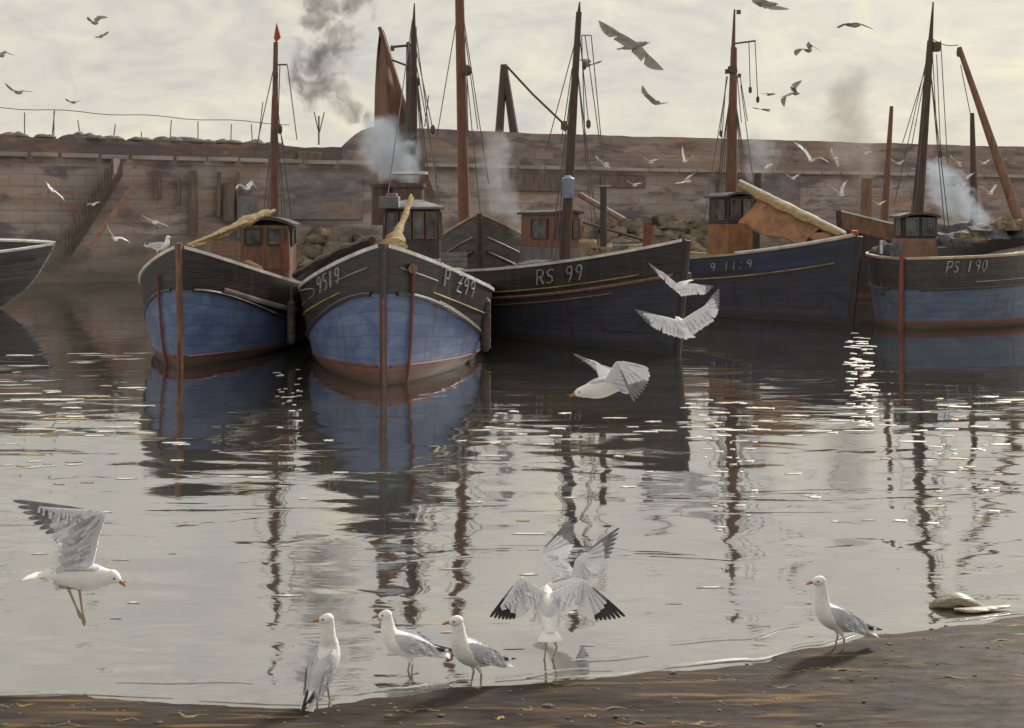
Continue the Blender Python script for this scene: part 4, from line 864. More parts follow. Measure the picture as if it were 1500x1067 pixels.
# --- distant hulls beyond boats four and five
def far_boat(px, top, Yd, yaw, L_, lab, zb=2.6, mast=None, mm='brown'):
    b = Boat('moored_boat', lab, px, 470, top, yaw, L_, 1.7, 2.1, 2.3, Y=Yd, group='hulls moored farther back', cat='boat', p=2, q=.9, Lb=4)
    b.hull(band=.6, boot=.2, mtop=M['brown'] if mm == 'brown' else M['netblue'], mside=M['dark'], rail=M['rail'])
    b.stem(M['dark'], .08, .05)
    return b
f1 = far_boat(1238, 310, 46.5, -66, 9, 'brown hull with pale rail lying behind the bow of the fourth boat')
f1.spar(P(1294, 345, 49), P(1306, 156, 49), .16, .07, M['mast'], 'mast'); f1.spar(P(1268, 345, 48), P(1270, 262, 48), .22, .20, M['brown'], 'post')
f1.heap(f1.B(3.0, 0, 2.2), (.8, 1.6, .6), M['netbrown'], 'brown nets in the far brown hull behind the fourth boat', seed=21)
f2 = far_boat(1560, 305, 47.5, 68, 9, 'grey hull heaped with nets, behind the boom at the right edge', mm='blue')
f2.spar(P(1428, 345, 49), P(1424, 166, 49), .17, .08, M['mastdark'], 'mast'); f2.heap(f2.B(3.6, 0, 2.2), (.8, 1.6, .6), M['netblue'], 'grey nets in the far grey hull at the right', seed=31); f2.heap(f2.B(6.2, 0, 2.2), (.8, 1.2, .5), M['netbrown'], 'tan nets toward the stern of the far grey hull', seed=33)
# --- mooring fenders that hang between the hulls
def fender(px, y0, y1, wpx, Yd, lab):
    w_ = wpx / F * Yd / 2; a, b_ = P(px, y0, Yd), P(px, y1, Yd); mb = MB(); n = 14
    mb.loft([(*a.lerp(b_, i / n), w_ * (.4 if i in (0, n) else 1 + .1 * (i % 2)), w_ * (.4 if i in (0, n) else 1 + .1 * (i % 2))) for i in range(n + 1)], n=12, up=(0, 1, 0)); mb.tube([a + Vector((0, 0, .3)), a], .03)
    one(mb, 'rope_fender', M['fender'], lab, 'fender', 'fenders hanging between the hulls')
fender(427, 440, 505, 12, 26.2, 'long dark fender hanging between the two blue boats')
fender(711, 436, 515, 15, 25.4, 'thick dark fender between the nearest blue boat and the navy hull')
fender(1004, 398, 432, 16, 28.0, 'short dark fender by the bow of the middle navy boat')
# sheer legs on the quay
sl = thing('sheer_legs', (*wall_at(738, 6.5), 5.7), 0, 'two-legged brown lifting gear rising over the parapet with a slanting rope', 'lifting gear')
Yq = wall_at(738, 6.5)[1]
for a, b_ in (((738, 95), (730, 215)), ((738, 95), (756, 215))):
    mb = MB(); p0 = P(*a, Yq); p1 = P(*b_, Yq); p2 = p0 + (p1 - p0) * ((p0.z - 5.7) / (p0.z - p1.z)); mb.tube([p0, p0.lerp(p2, .5), p2], .20, n=8, r2=.30); mb.build('leg', M['mastdark'], sl)
mb = MB(); mb.tube([P(742, 97, Yq), P(780, 138, Yq), P(826, 182, Yq)], .07, n=5); mb.box(P(826, 184, Yq), (.35, .3, .5)); mb.build('hoist_rope', M['rope'], sl)
# lamp post with pale top on the quay near boat one, as a low bollard shed
x, y = wall_at(362, -1.0)
mb = MB(); k_ = y / F; mb.box((x, y, H + 10 * k_), (26 * k_, .6, 60 * k_)); mb.box((x + .3, y - .35, H + 28 * k_), (5 * k_, .1, 16 * k_), M['glass'])
one(mb, 'mooring_post', M['grey'], 'grey square mooring post behind the left mast where gulls settle', 'post', bevel=.04)

# driftwood slab lying in the shallows on the right
mb = MB(); Yd = 9.0
mb.loft([(*P(1362, 888, Yd), .03, .012), (*P(1378, 884, Yd), .07, .035), (*P(1400, 880, Yd + .03), .10, .055), (*P(1420, 884, Yd), .08, .04), (*P(1441, 890, Yd), .03, .012)], n=10, k=3)
mb.loft([(*P(1398, 893, Yd - .12), .02, .008), (*P(1425, 894, Yd - .12), .05, .016), (*P(1478, 888, Yd - .05), .02, .008)], n=8, k=3)
one(mb, 'driftwood', mat('wet driftwood', (.10, .095, .085), (.34, .28, .18), .5, (3, 8, 8), 1.5, bump=.5), 'low grey piece of driftwood in the shallows at the right', 'driftwood')

def shrouds(b, base_y, top_px, top_py, Y, spread, n=3, r=.013, foot=385):
    segs = []
    for sg in (-1, 1):
        for i in range(n):
            segs.append((P(top_px, top_py + 6 * i, Y), P(top_px + sg * (spread + 7 * i), foot, Y - .4 + .35 * i)))
    b.lines(segs, r, name='shrouds')
shrouds(b1, 0, 402, 150, 30.4, 16, 2); shrouds(b2, 0, 606, 60, 31, 22, 3); shrouds(b3, 0, 843, 70, 31.5, 30, 2); shrouds(b4, 0, 1073, 106, 42.5, 24, 3, .016, 372); shrouds(b5, 0, 1361, 80, 36.5, 26, 2, .014, 368)
def blocks(b, pts, Y):
    for x, y in pts:
        mb = MB(); c = P(x, y, Y); mb.loft([(*(c + Vector((0, 0, .11))), .02, .02), (*(c + Vector((0, 0, .06))), .055, .04), (*(c - Vector((0, 0, .06))), .055, .04), (*(c - Vector((0, 0, .11))), .02, .02)], n=8, up=(0, 1, 0)); mb.build('pulley_block', M['iron'], b.root)
blocks(b1, [(410, 190), (404, 110)], 30.2); blocks(b2, [(634, 190), (612, 120), (600, 112)], 30.8); blocks(b3, [(862, 182), (856, 96), (828, 186)], 31.3); blocks(b4, [(1099, 132), (1110, 146), (1056, 196)], 42.2); blocks(b5, [(1404, 78), (1378, 226), (1424, 182)], 36.3)
def crate(px, py, Y, w_, h_, m, lab, ang=0.2):
    c = P(px, py, Y); ax = (Vector((math.cos(ang), math.sin(ang), 0)), Vector((-math.sin(ang), math.cos(ang), 0)), Vector((0, 0, 1))); mb = MB(); t_ = .025
    mb.box(c + Vector((0, 0, t_ / 2)), (w_, w_ * .6, t_), m, ax)
    for k in range(3):
        z = t_ + h_ * (k + .5) / 3
        for sg in (-1, 1): mb.box(c + ax[1] * sg * w_ * .29 + Vector((0, 0, z)), (w_, t_, h_ / 3 - .02), m, ax); mb.box(c + ax[0] * sg * (w_ / 2 - t_ / 2) + Vector((0, 0, z)), (t_, w_ * .6 - 2 * t_, h_ / 3 - .02), m, ax)
    one(mb, 'fish_crate', m, lab, 'crate', 'fish crates on the decks', smooth=False)
crate(893, 383, 28.8, .7, .28, M['railtan'], 'slatted fish crate behind the thin dark post on the middle boat'); crate(921, 372, 28.3, .6, .25, M['grey'], 'grey fish crate close to the red bollard on the middle boat', .5)
crate(330, 377, 27.2, .6, .3, M['pink'], 'fish crate left of the small brown wheelhouse'); crate(1022, 388, 39.6, .8, .3, M['railtan'], 'tan fish crate left of the orange wheelhouse', -.2)
crate(662, 392, 27.6, .6, .3, M['grey'], 'grey fish crate right of the dark glazed wheelhouse')
def coil(c, r, lab):
    mb = MB(); c = Vector(c); pts = [c + Vector((math.cos(a * .5) * r * (1 - a * .006), math.sin(a * .5) * r * (1 - a * .006), .03 + a * .0045)) for a in range(50)]; mb.tube(pts, .028, n=6); one(mb, 'rope_coil', M['railtan'], lab, 'rope', 'rope coils')
coil(b2.B(1.9, .35, 1.86), .26, 'coil of pale rope on the foredeck of the nearest blue boat'); coil(b3.B(1.6, 0, 1.98), .26, 'coil of pale rope near the bow of the middle navy boat'); coil(b1.B(1.9, -.4, 1.72), .24, 'coil of rope on the foredeck of the left blue boat')
mb = MB(); c = b2.B(2.9, .5, 1.45); mb.tube([c + Vector((-.4, 0, .45)), c + Vector((.4, 0, .45))], .12, n=12); mb.box(c + Vector((-.42, 0, .2)), (.08, .3, .6)); mb.box(c + Vector((.42, 0, .2)), (.08, .3, .6)); mb.build('winch', M['iron'], b2.root, bevel=.01)
# ------------------------------------------------------------------ gulls
GW = mat('white feathers', (.88, .87, .84), (.78, .78, .78), .75, (1, 1, 1), 14, bump=.25, bscale=60)
GG = mat('pale grey wing feathers', (.48, .50, .57), (.64, .65, .69), .75, (1, 1, 1), 16, bump=.3, bscale=60)
GG2 = mat('darker grey wing feathers', (.30, .32, .37), (.42, .44, .48), .75, (1, 1, 1), 16, bump=.3, bscale=60)
GP = mat('soft white wing feathers', (.86, .87, .91), (.74, .76, .80), .75, (1, 1, 1), 22, bump=.3, bscale=60)
GD2 = mat('smoky primaries', (.16, .16, .18), (.30, .30, .34), .7, (1, 1, 1), 16)
GB = mat('black wing tips', (.02, .02, .026), (.045, .045, .055), .6, (1, 1, 1), 16)
GO = mat('orange bill', (.55, .26, .06), (.48, .17, .05), .45, (1, 1, 1), 20)
GY = mat('pinkish legs', (.42, .30, .22), (.32, .24, .17), .6, (1, 1, 1), 20)
GE = mat('dark eye', (.02, .018, .015), None, .15)
GD = mat('grey silhouetted plumage', (.26, .25, .22), (.38, .36, .32), .8, (1, 1, 1), 14)
def head(mb, c, d, r, bill=1.0, up=Vector((0, 0, 1)), wm_=GW, detail=True):
    """skull, bill and eyes at c, looking along d"""
    d = d.normalized(); s_ = d.cross(up).normalized(); u = s_.cross(d).normalized()
    rows = [(-1.15, .25, .3), (-.8, .78, .8), (-.2, 1.0, 1.0), (.45, .86, .86), (.95, .55, .58), (1.25, .30, .34)]
    mb.loft([(*(c + d * a * r), b_ * r, e_ * r) for a, b_, e_ in rows], n=12, m=wm_, up=u, k=2)
    mb.loft([(*(c + d * a * r - u * dz * r), b_ * r, e_ * r) for a, b_, e_, dz in ((1.0, .28, .34, .05), (1.5, .20, .27, .08), (1.95, .16, .25, .14), (2.25, .09, .15, .26), (2.38, .03, .05, .38))], n=8, m=GO, up=u, k=2)
    if detail:
        for sg in (1, -1):
            e0 = c + d * .5 * r + s_ * sg * .80 * r + u * .22 * r; mb.loft([(*(e0 - s_ * sg * .03 * r), .01 * r, .01 * r), (*(e0), .17 * r, .17 * r), (*(e0 + s_ * sg * .09 * r), .12 * r, .12 * r), (*(e0 + s_ * sg * .12 * r), .02 * r, .02 * r)], n=8, m=GE, up=u)
def stand_gull(name, foot, s, yaw, label, head_yaw=None, pitch=0, neck=1.0, group='gulls standing at the water edge', legdrop=0):
    """standing gull; yaw 0 faces left in the picture, positive turns it away from the viewer"""
    mb = MB(); foot = Vector(foot)
    def T(x, y, z):     # body frame: -x is forward
        hx, hz = .02, .2; dx, dz = x - hx, z - hz; c, s_ = math.cos(pitch), math.sin(pitch)
        x2, z2 = hx + dx * c + dz * s_, hz - dx * s_ + dz * c
        return W3(x2, y, z2)
    def W3(x2, y, z2):
        a = -yaw; return foot + Vector((x2 * math.cos(a) - y * math.sin(a), x2 * math.sin(a) + y * math.cos(a), z2)) * s
    def row(x, z, a, b_, y=0): return (*T(x, y, z), a * s, b_ * s)
    # body, breast and neck in one loft
    up = (T(0, 0, 1) - T(0, 0, 0)).normalized(); fwd = (T(-1, 0, 0) - T(0, 0, 0)).normalized(); sid = fwd.cross(up)
    nk = neck
    body = [(.285, .178, .030, .008), (.24, .186, .036, .014), (.17, .196, .040, .030), (.10, .204, .062, .054), (.02, .212, .078, .074), (-.055, .232, .076, .078), (-.10, .268, .060, .064)]
    rows = [row(*q) for q in body]
    p_ = T(-.122, 0, .312); rows.append((*p_, .050 * s, .052 * s)); hc = T(-.128, 0, .312) + Vector((0, 0, .075 * nk * s))
    rows.append((*p_.lerp(hc, .5), .042 * s, .042 * s)); rows.append((*hc, .033 * s, .034 * s))
    mb.loft(rows, n=16, m=GW, up=sid, k=4)
    # swap: ring axes are (perpendicular to side) so equalise
    ha = yaw if head_yaw is None else head_yaw
    hd = Vector((-math.cos(-ha), -math.sin(-ha), -.06)); head(mb, hc + hd * .012 * s + Vector((0, 0, .012 * s)), hd, .038 * s)
    # folded wings and mantle
    for sg in (1, -1):
        w_ = [(-.075, .262, .020, .030, .040), (-.03, .250, .022, .052, .060), (.05, .232, .020, .058, .062), (.13, .214, .016, .042, .046), (.20, .204, .010, .024, .030), (.25, .204, .006, .012, .016)]
        mb.loft([(*T(x, sg * y, z), a * s, b_ * s) for x, z, a, b_, y in w_], n=12, m=GG, up=up, k=3)
        mb.loft([(*T(x, sg * y, z), a * s, b_ * s) for x, z, a, b_, y in ((.10, .196, .006, .010, .050), (.17, .196, .009, .017, .036), (.24, .205, .008, .013, .018))], n=8, m=GW, up=up, k=3)
        mb.loft([(*T(x, sg * y, z), a * s, b_ * s) for x, z, a, b_, y in ((.19, .212, .010, .018, .028), (.25, .212, .010, .015, .016), (.31, .214, .007, .009, .006), (.345, .216, .002, .003, .001))], n=8, m=GB, up=up, k=3)
        mb.loft([(*T(x, sg * (y + .006), z), a * s, b_ * s) for x, z, a, b_, y in ((.272, .213, .003, .004, .016), (.286, .213, .005, .010, .013), (.30, .213, .003, .004, .010))], n=6, m=GW, up=up, k=2)
    mb.loft([(*T(x, 0, z), a * s, b_ * s) for x, z, a, b_ in ((-.07, .278, .035, .012), (-.02, .272, .062, .024), (.06, .258, .062, .026), (.14, .236, .042, .018), (.21, .214, .020, .008))], n=12, m=GG, up=up, k=3)
    for sg in (1, -1):
        for j in range(6):
            for i in range(8):
                x = -.055 + i * .031 + (j % 2) * .015; zc = .262 - (x + .075) * .205; hw_ = .040 * (1 - abs((x - .04) / .19) ** 2) + .006; zz = zc + hw_ * (1 - j / 2.6); yy = .040 + .022 * math.sin(min(1, (x + .075) / .09) * math.pi / 2) - max(0, x - .06) * .22
                yb = yy + .019 * math.sqrt(max(0, 1 - ((zz - zc) / (hw_ + .012)) ** 2)) + .001
                if zz < zc - hw_ - .004: continue
                a0 = T(x, sg * yb, zz); a1 = T(x + .045, sg * (yb - .004), zz - .010); nr = (T(0, sg, .25) - T(0, 0, 0)).normalized()
                feather(mb, a0, a1, .0085 * s, nr, ((GG, GP, GG, GG2)[(i * 3 + j) % 4],) * 3, curve=.02)
        for i in range(4):   # white tertial crescent
            a0 = T(.165 + i * .006, sg * (.040 - i * .002), .232 - i * .011); a1 = T(.205 + i * .004, sg * (.034 - i * .002), .222 - i * .011); feather(mb, a0, a1, .007 * s, (T(0, sg, .25) - T(0, 0, 0)).normalized(), (GW, GW, GW), curve=.02)
    # tail feathers
    for q in range(-3, 4):
        a0, a1 = T(.22, q * .006, .186), T(.315, q * .015, .174 - abs(q) * .002); mb.loft([(*a0, .010 * s, .003 * s), (*a0.lerp(a1, .6), .012 * s, .003 * s), (*a1, .006 * s, .002 * s)], n=6, m=GW, up=up)
    for sg, fx in ((1, .0), (-1, .03)):
        hip = T(.025, sg * .034, .165); kn = W3(.040 + fx * .5, sg * .034, .095); an = W3(.020 + fx, sg * .036, .012 - legdrop)
        mb.loft([(*hip, .024 * s, .024 * s), (*hip.lerp(kn, .5), .014 * s, .014 * s), (*kn, .0075 * s, .0075 * s)], n=8, m=GW, up=(0, 1, .1))
        mb.loft([(*kn, .0075 * s, .0075 * s), (*an, .006 * s, .006 * s)], n=7, m=GY, up=(0, 1, .1))
        toes = [W3(fx - .048, sg * .036 + d_, .004 - legdrop) for d_ in (-.03, 0, .03)]
        for tp in toes: mb.loft([(*an, .006 * s, .005 * s), (*tp, .003 * s, .003 * s)], n=5, m=GY)
        an2 = an - Vector((0, 0, .006 * s)); mb.prism([an2, toes[0], toes[1], toes[2]], (0, 0, .002 * s), GY)
    return one(mb, name, None, label, 'gull', group)

def feather(mb, a, b_, w_, nrm, mats, black=None, curve=.06):
    """one quill feather from a to b_, a thin cambered blade; mats: web, tip, white spot; black: where the dark part starts"""
    d = (b_ - a); Ln = d.length
    if Ln < 1e-5: return
    d.normalize(); sd_ = d.cross(nrm).normalized(); idx = []
    b0_ = black if black is not None else .8
    us = sorted({0, .97, .3, round(min(b0_, .85), 3), .74 if b0_ < .7 else .6, .88, .95, 1.0})
    for u in us:
        k = .45 + .55 * min(1, u / .45) if u < .8 else max(.16, math.sqrt(max(0, 1 - ((u - .8) / .2) ** 2)))
        c = a + d * Ln * u - nrm * (curve * Ln * u * u); idx.append(mb.add([c - sd_ * w_ * k, c + nrm * w_ * .2, c + sd_ * w_ * k, c - nrm * w_ * .05]))
    for i in range(len(us) - 1):
        p_, q = idx[i], idx[i + 1]; um = (us[i] + us[i + 1]) / 2
        mm = mats[0] if um < b0_ else (mats[2] if um > .96 else mats[1])
        for j in range(4): mb.face((p_ + j, p_ + (j + 1) % 4, q + (j + 1) % 4, q + j), mm)
def wing(mb, S, W_, T_, c, ch, s, mc, ms_, mtip, mw, blk=.5, inner=None, fan=1.0, c2=None):
    """wing from shoulder S by wrist W_ to tip T_; c, c2 trailing directions of arm and hand, ch chord length"""
    c = c.normalized(); c2 = c2.normalized() if c2 is not None else c; sp = (W_ - S).normalized(); n_ = sp.cross(c)
    if n_.length < .1: n_ = Vector((0, -1, .3))
    n_.normalize(); sp2 = (T_ - W_)
    n2 = sp2.normalized().cross(c2); n2 = n2.normalized() if n2.length > .2 else n_
    if n2.dot(n_) < 0: n2 = -n2
    dark = mc is GD; rnd = random.Random(int(abs(S.x) * 1000) + 5)
    ns = 13
    for i in range(ns):
        u = i / (ns - 1); p_ = S.lerp(W_, u) + c * ch * .22; L_ = ch * (.98 - .10 * u) * (1 + .03 * math.sin(i * 2.3)); dr = (c + sp * (.05 + .22 * u)).normalized()
        if i > ns - 4: dr = dr.lerp((c + c2).normalized(), .4).normalized()
        feather(mb, p_, p_ + dr * L_ * .86, (W_ - S).length / ns * .72, n_, (mc if i % 2 or dark else GG, ms_, ms_), .80)
    np_ = 11
    for i in range(np_):
        u = i / (np_ - 1); p_ = W_ + sp2 * .20 * u + c2 * ch * .16 * (1 - u) - n2 * .001 * i * s
        tgt = (W_ + sp2 * (.26 + .74 * u ** .85) + c2 * ch * (.95 - .95 * u ** 1.5) * fan)
        if dark: feather(mb, p_, tgt, ch * .085, n2, (GD, GD, GD))
        elif u < .35: feather(mb, p_, tgt, ch * .085, n2, (mc, ms_, ms_), .85)
        else: feather(mb, p_, tgt, ch * (.085 - .03 * u), n2, (mc if i % 2 else GD2 if u > .8 else GG, mtip, mw), .86 - .42 * ((u - .35) / .65) + rnd.uniform(-.03, .03))
    # coverts: a thicker blade along the leading edge, with rows of small feathers laid over both faces
    path = crom([tuple(S), tuple(S.lerp(W_, .55) - c * ch * .03), tuple(W_ - c * ch * .02), tuple(W_.lerp(T_, .35) + c2 * ch * .02), tuple(W_.lerp(T_, .66) + c2 * ch * .03)], 4)
    rings = []; K = len(path)
    def chord_at(u): return c.lerp(c2, max(0, min(1, (u - .4) * 4))).normalized(), n_.lerp(n2, max(0, min(1, (u - .4) * 4))).normalized()
    for i, p_ in enumerate(path):
        u = i / (K - 1); p_ = Vector(p_); cw = ch * (.34 if u < .5 else .34 - .30 * (u - .5) * 2); tk = s * (.014 * (1 - u) + .003); ccv, nn3 = chord_at(u)
        pr = [(0, 0), (.12, .9), (.4, 1), (.8, .45), (1, 0), (.8, -.15), (.4, -.4), (.12, -.6)]
        rings.append(mb.add([p_ + ccv * cw * a + nn3 * tk * b2 for a, b2 in pr]))
    for a, b2 in zip(rings, rings[1:]):
        for j in range(8): k = (j + 1) % 8; mb.face((a + j, a + k, b2 + k, b2 + j), mc if j in (0, 1, 2, 3) else (inner or mc))
    mb.face([rings[-1] + j for j in range(8)], mc)
    rows_ = ((.20, .42, 17), (.10, .30, 19), (.02, .22, 21))
    for off, ln, cnt in rows_:
        for i in range(cnt):
            u = i / (cnt - 1); q = u * (K - 1); j = min(K - 2, int(q)); p0 = Vector(path[j]).lerp(Vector(path[j + 1]), q - j); ccv, nn3 = chord_at(u); tp = 1 - .72 * max(0, (u - .5) * 2)
            spn = (Vector(path[j + 1]) - Vector(path[j])).normalized()
            for sg in (1, -1):
                base = p0 + ccv * ch * off * tp + nn3 * sg * s * (.009 if sg > 0 else .005) * tp; dr = (ccv + spn * .22 * u).normalized()
                mm = mc if dark else ((mc, GG, mc, mc)[(i + int(off * 50)) % 4] if sg > 0 else (inner or GW))
                feather(mb, base, base + dr * ch * ln * tp * rnd.uniform(.9, 1.08), ch * .055 * (1 - .3 * u), nn3 * sg, (mm, mm, mm), curve=.16)
def fly_gull(name, D, bill, tail, wa, wb, label, chord=.17, ca=None, cb=None, mats=(GP, GW, GB, GW), dark=False, legs=None, group='gulls on the wing', plump=1.0, hd=None, blk=True, under=None, lowres=False, sh=.36, hc_r=1.0, ca2=None, cb2=None):
    """bill, tail, wing wrist and tip are picture positions (+ depth in metres) of real points around distance D"""
    if D > 9 and not dark: mats = (GP, GW, GD2, GG2)
    mb = MB(); q = lambda p_: P(p_[0], p_[1], D + (p_[2] if len(p_) > 2 else 0))
    bl, tl = q(bill), q(tail); ax = (tl - bl); Ln = ax.length; s = Ln / .60; ax.normalize(); wm_ = GD if dark else GW
    up = Vector((0, 0, 1)) if abs(ax.z) < .8 else Vector((0, -1, 0)); side = ax.cross(up).normalized(); u_ = side.cross(ax).normalized()
    fr_ = [(.17, .030, .034), (.24, .040, .044), (.33, .058, .060), (.45, .066, .066), (.58, .056, .054), (.72, .042, .040), (.82, .032, .028), (.9, .028, .014)]
    mb.loft([(*(bl + ax * Ln * a + u_ * (-.012 * s * math.sin((a - .15) * 4))), b_ * s * plump, e_ * s * plump) for a, b_, e_ in fr_], n=12 if not lowres else 8, m=wm_, up=u_, k=3 if not lowres else 1)
    hdir = q(hd) - (bl + ax * Ln * .17) if hd else -ax
    r_ = .037 * s * hc_r; head(mb, bl + ax * Ln * .17, hdir, r_, up=u_, wm_=wm_, detail=not lowres)
    for i in range(-3, 4):   # tail fan
        a0 = bl + ax * Ln * .80 + side * i * .006 * s; a1 = bl + ax * Ln * (1.03 - .005 * abs(i)) + side * i * .026 * s; feather(mb, a0, a1, .018 * s, u_, (wm_, wm_, wm_))
    if not dark: mb.loft([(*(bl + ax * Ln * a + u_ * e_ * s), b_ * s * plump, .014 * s) for a, b_, e_ in ((.30, .030, .040), (.38, .050, .050), (.50, .052, .050), (.62, .036, .040), (.70, .018, .028))], n=10, m=GG, up=u_, k=2)
    vv = lambda q3: Vector((q3[0], q3[2] if len(q3) > 2 else 0, -q3[1])).normalized() if q3 else None
    for k, (w_, cc, cc2) in enumerate(((wa, ca, ca2), (wb, cb, cb2))):
        if not w_: continue
        S = bl + ax * Ln * sh + side * (.03 * s if k else -.03 * s) + u_ * .025 * s; Wp, Tp = q(w_[0]), q(w_[1])
        if cc: cv = Vector((cc[0], cc[2] if len(cc) > 2 else 0, -cc[1])).normalized()
        else:
            spn = (Wp - S).normalized(); cv = ax - spn * ax.dot(spn) * .6; cv.normalize()
        m4 = (GD, GD, GD, GD) if dark else (mats[k] if isinstance(mats[0], tuple) else mats)
        wing(mb, S, Wp, Tp, cv, chord * s, s, m4[0], m4[1], m4[2], m4[3], inner=None if dark else (under or m4[0]), c2=vv(cc2))
    if legs:
        for (k1, k2) in legs:
            h = bl + ax * Ln * .66 - u_ * .045 * s + side * (.02 if k1[0] > k2[0] else -.02) * s; a, b_ = q(k1), q(k2)
            mb.loft([(*h, .022 * s, .022 * s), (*h.lerp(a, .6), .014 * s, .014 * s), (*a, .008 * s, .008 * s)], n=8, m=GY, up=(0, 1, .1)); mb.loft([(*a, .008 * s, .008 * s), (*b_, .006 * s, .006 * s), (*(b_ + (b_ - a).normalized() * .05 * s), .012 * s, .004 * s), (*(b_ + (b_ - a).normalized() * .075 * s), .004 * s, .003 * s)], n=7, m=GY, up=(0, 1, .1))
    return one(mb, name, None, label, 'gull', group)

# foreground
fly_gull('gull', 7.9, (191, 846), (44, 842, .10), ((142, 756, .14), (104, 812, .22)), ((151, 750, -.10), (13, 735, .12)), 'large white gull landing at the left with wings raised and legs dangling', chord=.225, ca=(-1, .3), ca2=(-.8, .1), cb=(-.86, .5), cb2=(-.12, 1), hd=(192, 862), legs=(((100, 862), (112, 890)), ((116, 862), (121, 898))), plump=1.12, sh=.40, mats=(GP, GP, GD2, GG2))
stand_gull('gull', (*P(478, 1018, 7.26).xy, ground_z(P(478, 1018, 7.26).x, 7.26) - .002), .90, R(114), 'white and grey gull seen from behind, standing on the mud nearest the viewer', head_yaw=R(4), pitch=R(38), neck=1.35)
stand_gull('gull', (*P(592, 985, 7.69).xy, -.030), .88, R(-4), 'gull standing in shallow water behind another, with a dark tail tip', pitch=R(7), neck=1.05)
stand_gull('gull', (*P(690, 1004, 7.44).xy, -.008), .90, R(-32), 'plump white gull looking left at the edge of the water, right of a similar one', head_yaw=R(-10), pitch=R(15), neck=1.15)
stand_gull('gull', (*P(1222, 948, 8.1).xy, -.012), .93, R(-8), 'lone slim gull standing in the shallows at the right with a raised neck', pitch=R(15), neck=1.55)
# landing gull seen from behind, wings arched down
fly_gull('gull', 7.9, (800, 852, .30), (806, 938, -.16), ((762, 846, .05), (718, 906, -.02)), ((856, 850, .05), (917, 904, -.02)), 'gull alighting with its back to the viewer and both wings arched down', chord=.22, ca=(.34, 1, -.2), cb=(-.40, 1, -.2), ca2=(.5,.8), cb2=(-.5,.8), legs=(((800, 948), (798, 962)), ((816, 948), (811, 962))), plump=1.25, sh=.30)
fly_gull('gull', 8.5, (862, 850, -.05), (790, 862, .25), ((788, 812, .10), (838, 760, .15)), ((846, 818, -.1), (908, 772, -.15)), 'gull with wings raised high just behind the alighting one', chord=.22, ca=(.9, .25), cb=(.55, .8), ca2=(.9, .5), cb2=(.4, .9), plump=1.1, sh=.42, mats=(GP, GP, GD2, GG2))
# over the water
fly_gull('gull', 10.1, (831, 580), (946, 548, .12), ((872, 531, .14), (841, 518, .22)), ((904, 531, -.14), (929, 588, -.20)), 'gull swooping low over the water to the left with an orange bill', chord=.20, ca=(.95, .45), ca2=(.7, .7), cb=(1, .35), cb2=(1, -.1), plump=1.1, sh=.44)
fly_gull('gull', 19, (988, 462, .35), (1012, 494, -.1), ((968, 463), (930, 455, .15)), ((1030, 450), (1053, 424, .1)), 'white gull gliding before the navy hulls with one wing lifted', chord=.28, ca=(.3, 1), cb=(.55, 1), plump=1.3)
fly_gull('gull', 20, (985, 424), (1012, 410, .25), ((972, 400), (950, 385, .2)), ((1018, 416), (1044, 420, .1)), 'small pale gull flying just above the white gull before the hulls', chord=.24, ca=(.4, 1), cb=(.1, 1), plump=1.1)
fly_gull('gull', 20, (953, 62), (905, 72, .15), ((912, 50, .1), (876, 30, .2)), ((948, 78, -.2), (972, 104, -.3)), 'large grey gull soaring in the sky right of the middle mast', chord=.19, ca=(-.8, .6), cb=(-.6, .7), dark=True, plump=1.0)
def sky_gull(x0, x1, y, D, l, w1, w2, label, dark=True, chord=.30, tilt=0, group='gulls high in the sky'):
    """small gull: body between x0 and x1, wing wrist and tip positions given"""
    fly_gull('gull', D, (x0, y + tilt), (x1, y - tilt, l), w1, w2, label, dark=dark, chord=chord, lowres=True, plump=1.1, group=group)
sky_gull(968, 952, 149, 40, .1, ((950, 138), (940, 125, .2)), ((968, 151), (980, 151, -.2)), 'small grey gull below the large soaring one')
sky_gull(1142, 1108, 6, 34, .1, ((1120, 0), (1108, -12, .2)), ((1135, 8), (1156, 15, -.2)), 'grey gull cut by the top edge, right of the fourth mast')
sky_gull(1262, 1240, 38, 34, .1, ((1243, 34), (1227, 42, .2)), ((1264, 36), (1281, 43, -.2)), 'grey gull with drooping wings near the top right')
sky_gull(1190, 1178, 74, 36, .5, ((1176, 72), (1166, 82, .2)), ((1190, 68), (1204, 76, -.2)), 'small gull with bowed wings right of the fourth mast')
sky_gull(1172, 1158, 137, 36, .4, ((1152, 142), (1149, 157, .1)), ((1166, 130), (1175, 118, .1)), 'grey gull banking steeply over the right of the wall')
sky_gull(1137, 1122, 138, 44, .1, ((1124, 138), (1112, 138)), ((1132, 139), (1126, 141)), 'tiny gull left of the steeply banking one')
sky_gull(1130, 1115, 161, 44, .1, ((1114, 160), (1103, 158)), ((1122, 162), (1130, 165)), 'tiny low gull just above the wall right of the fourth mast')
sky_gull(145, 133, 34, 42, .3, ((135, 31), (128, 25)), ((148, 28), (158, 25)), 'dark gull with raised wings, upper of the two at top left')
sky_gull(152, 142, 54, 44, .2, ((146, 55), (140, 54)), ((155, 52), (160, 46)), 'dark gull, lower of the two at top left')
sky_gull(112, 103, 150, 44, .3, ((103, 149), (96, 145)), ((112, 150), (119, 147)), 'tiny dark gull low over the left railing wire')
sky_gull(8, -4, 82, 36, .2, ((10, 78), (23, 82)), ((-4, 80), (-16, 86)), 'grey gull half cut by the left edge in the sky')
sky_gull(34, 20, 136, 36, .2, ((36, 134), (52, 135)), ((20, 132), (6, 122, .2)), 'grey gull above the left end of the wire')
sky_gull(856, 866, 96, 34, .3, ((868, 94), (882, 88)), ((858, 92), (848, 88)), 'grey gull beside the rigging of the middle mast')
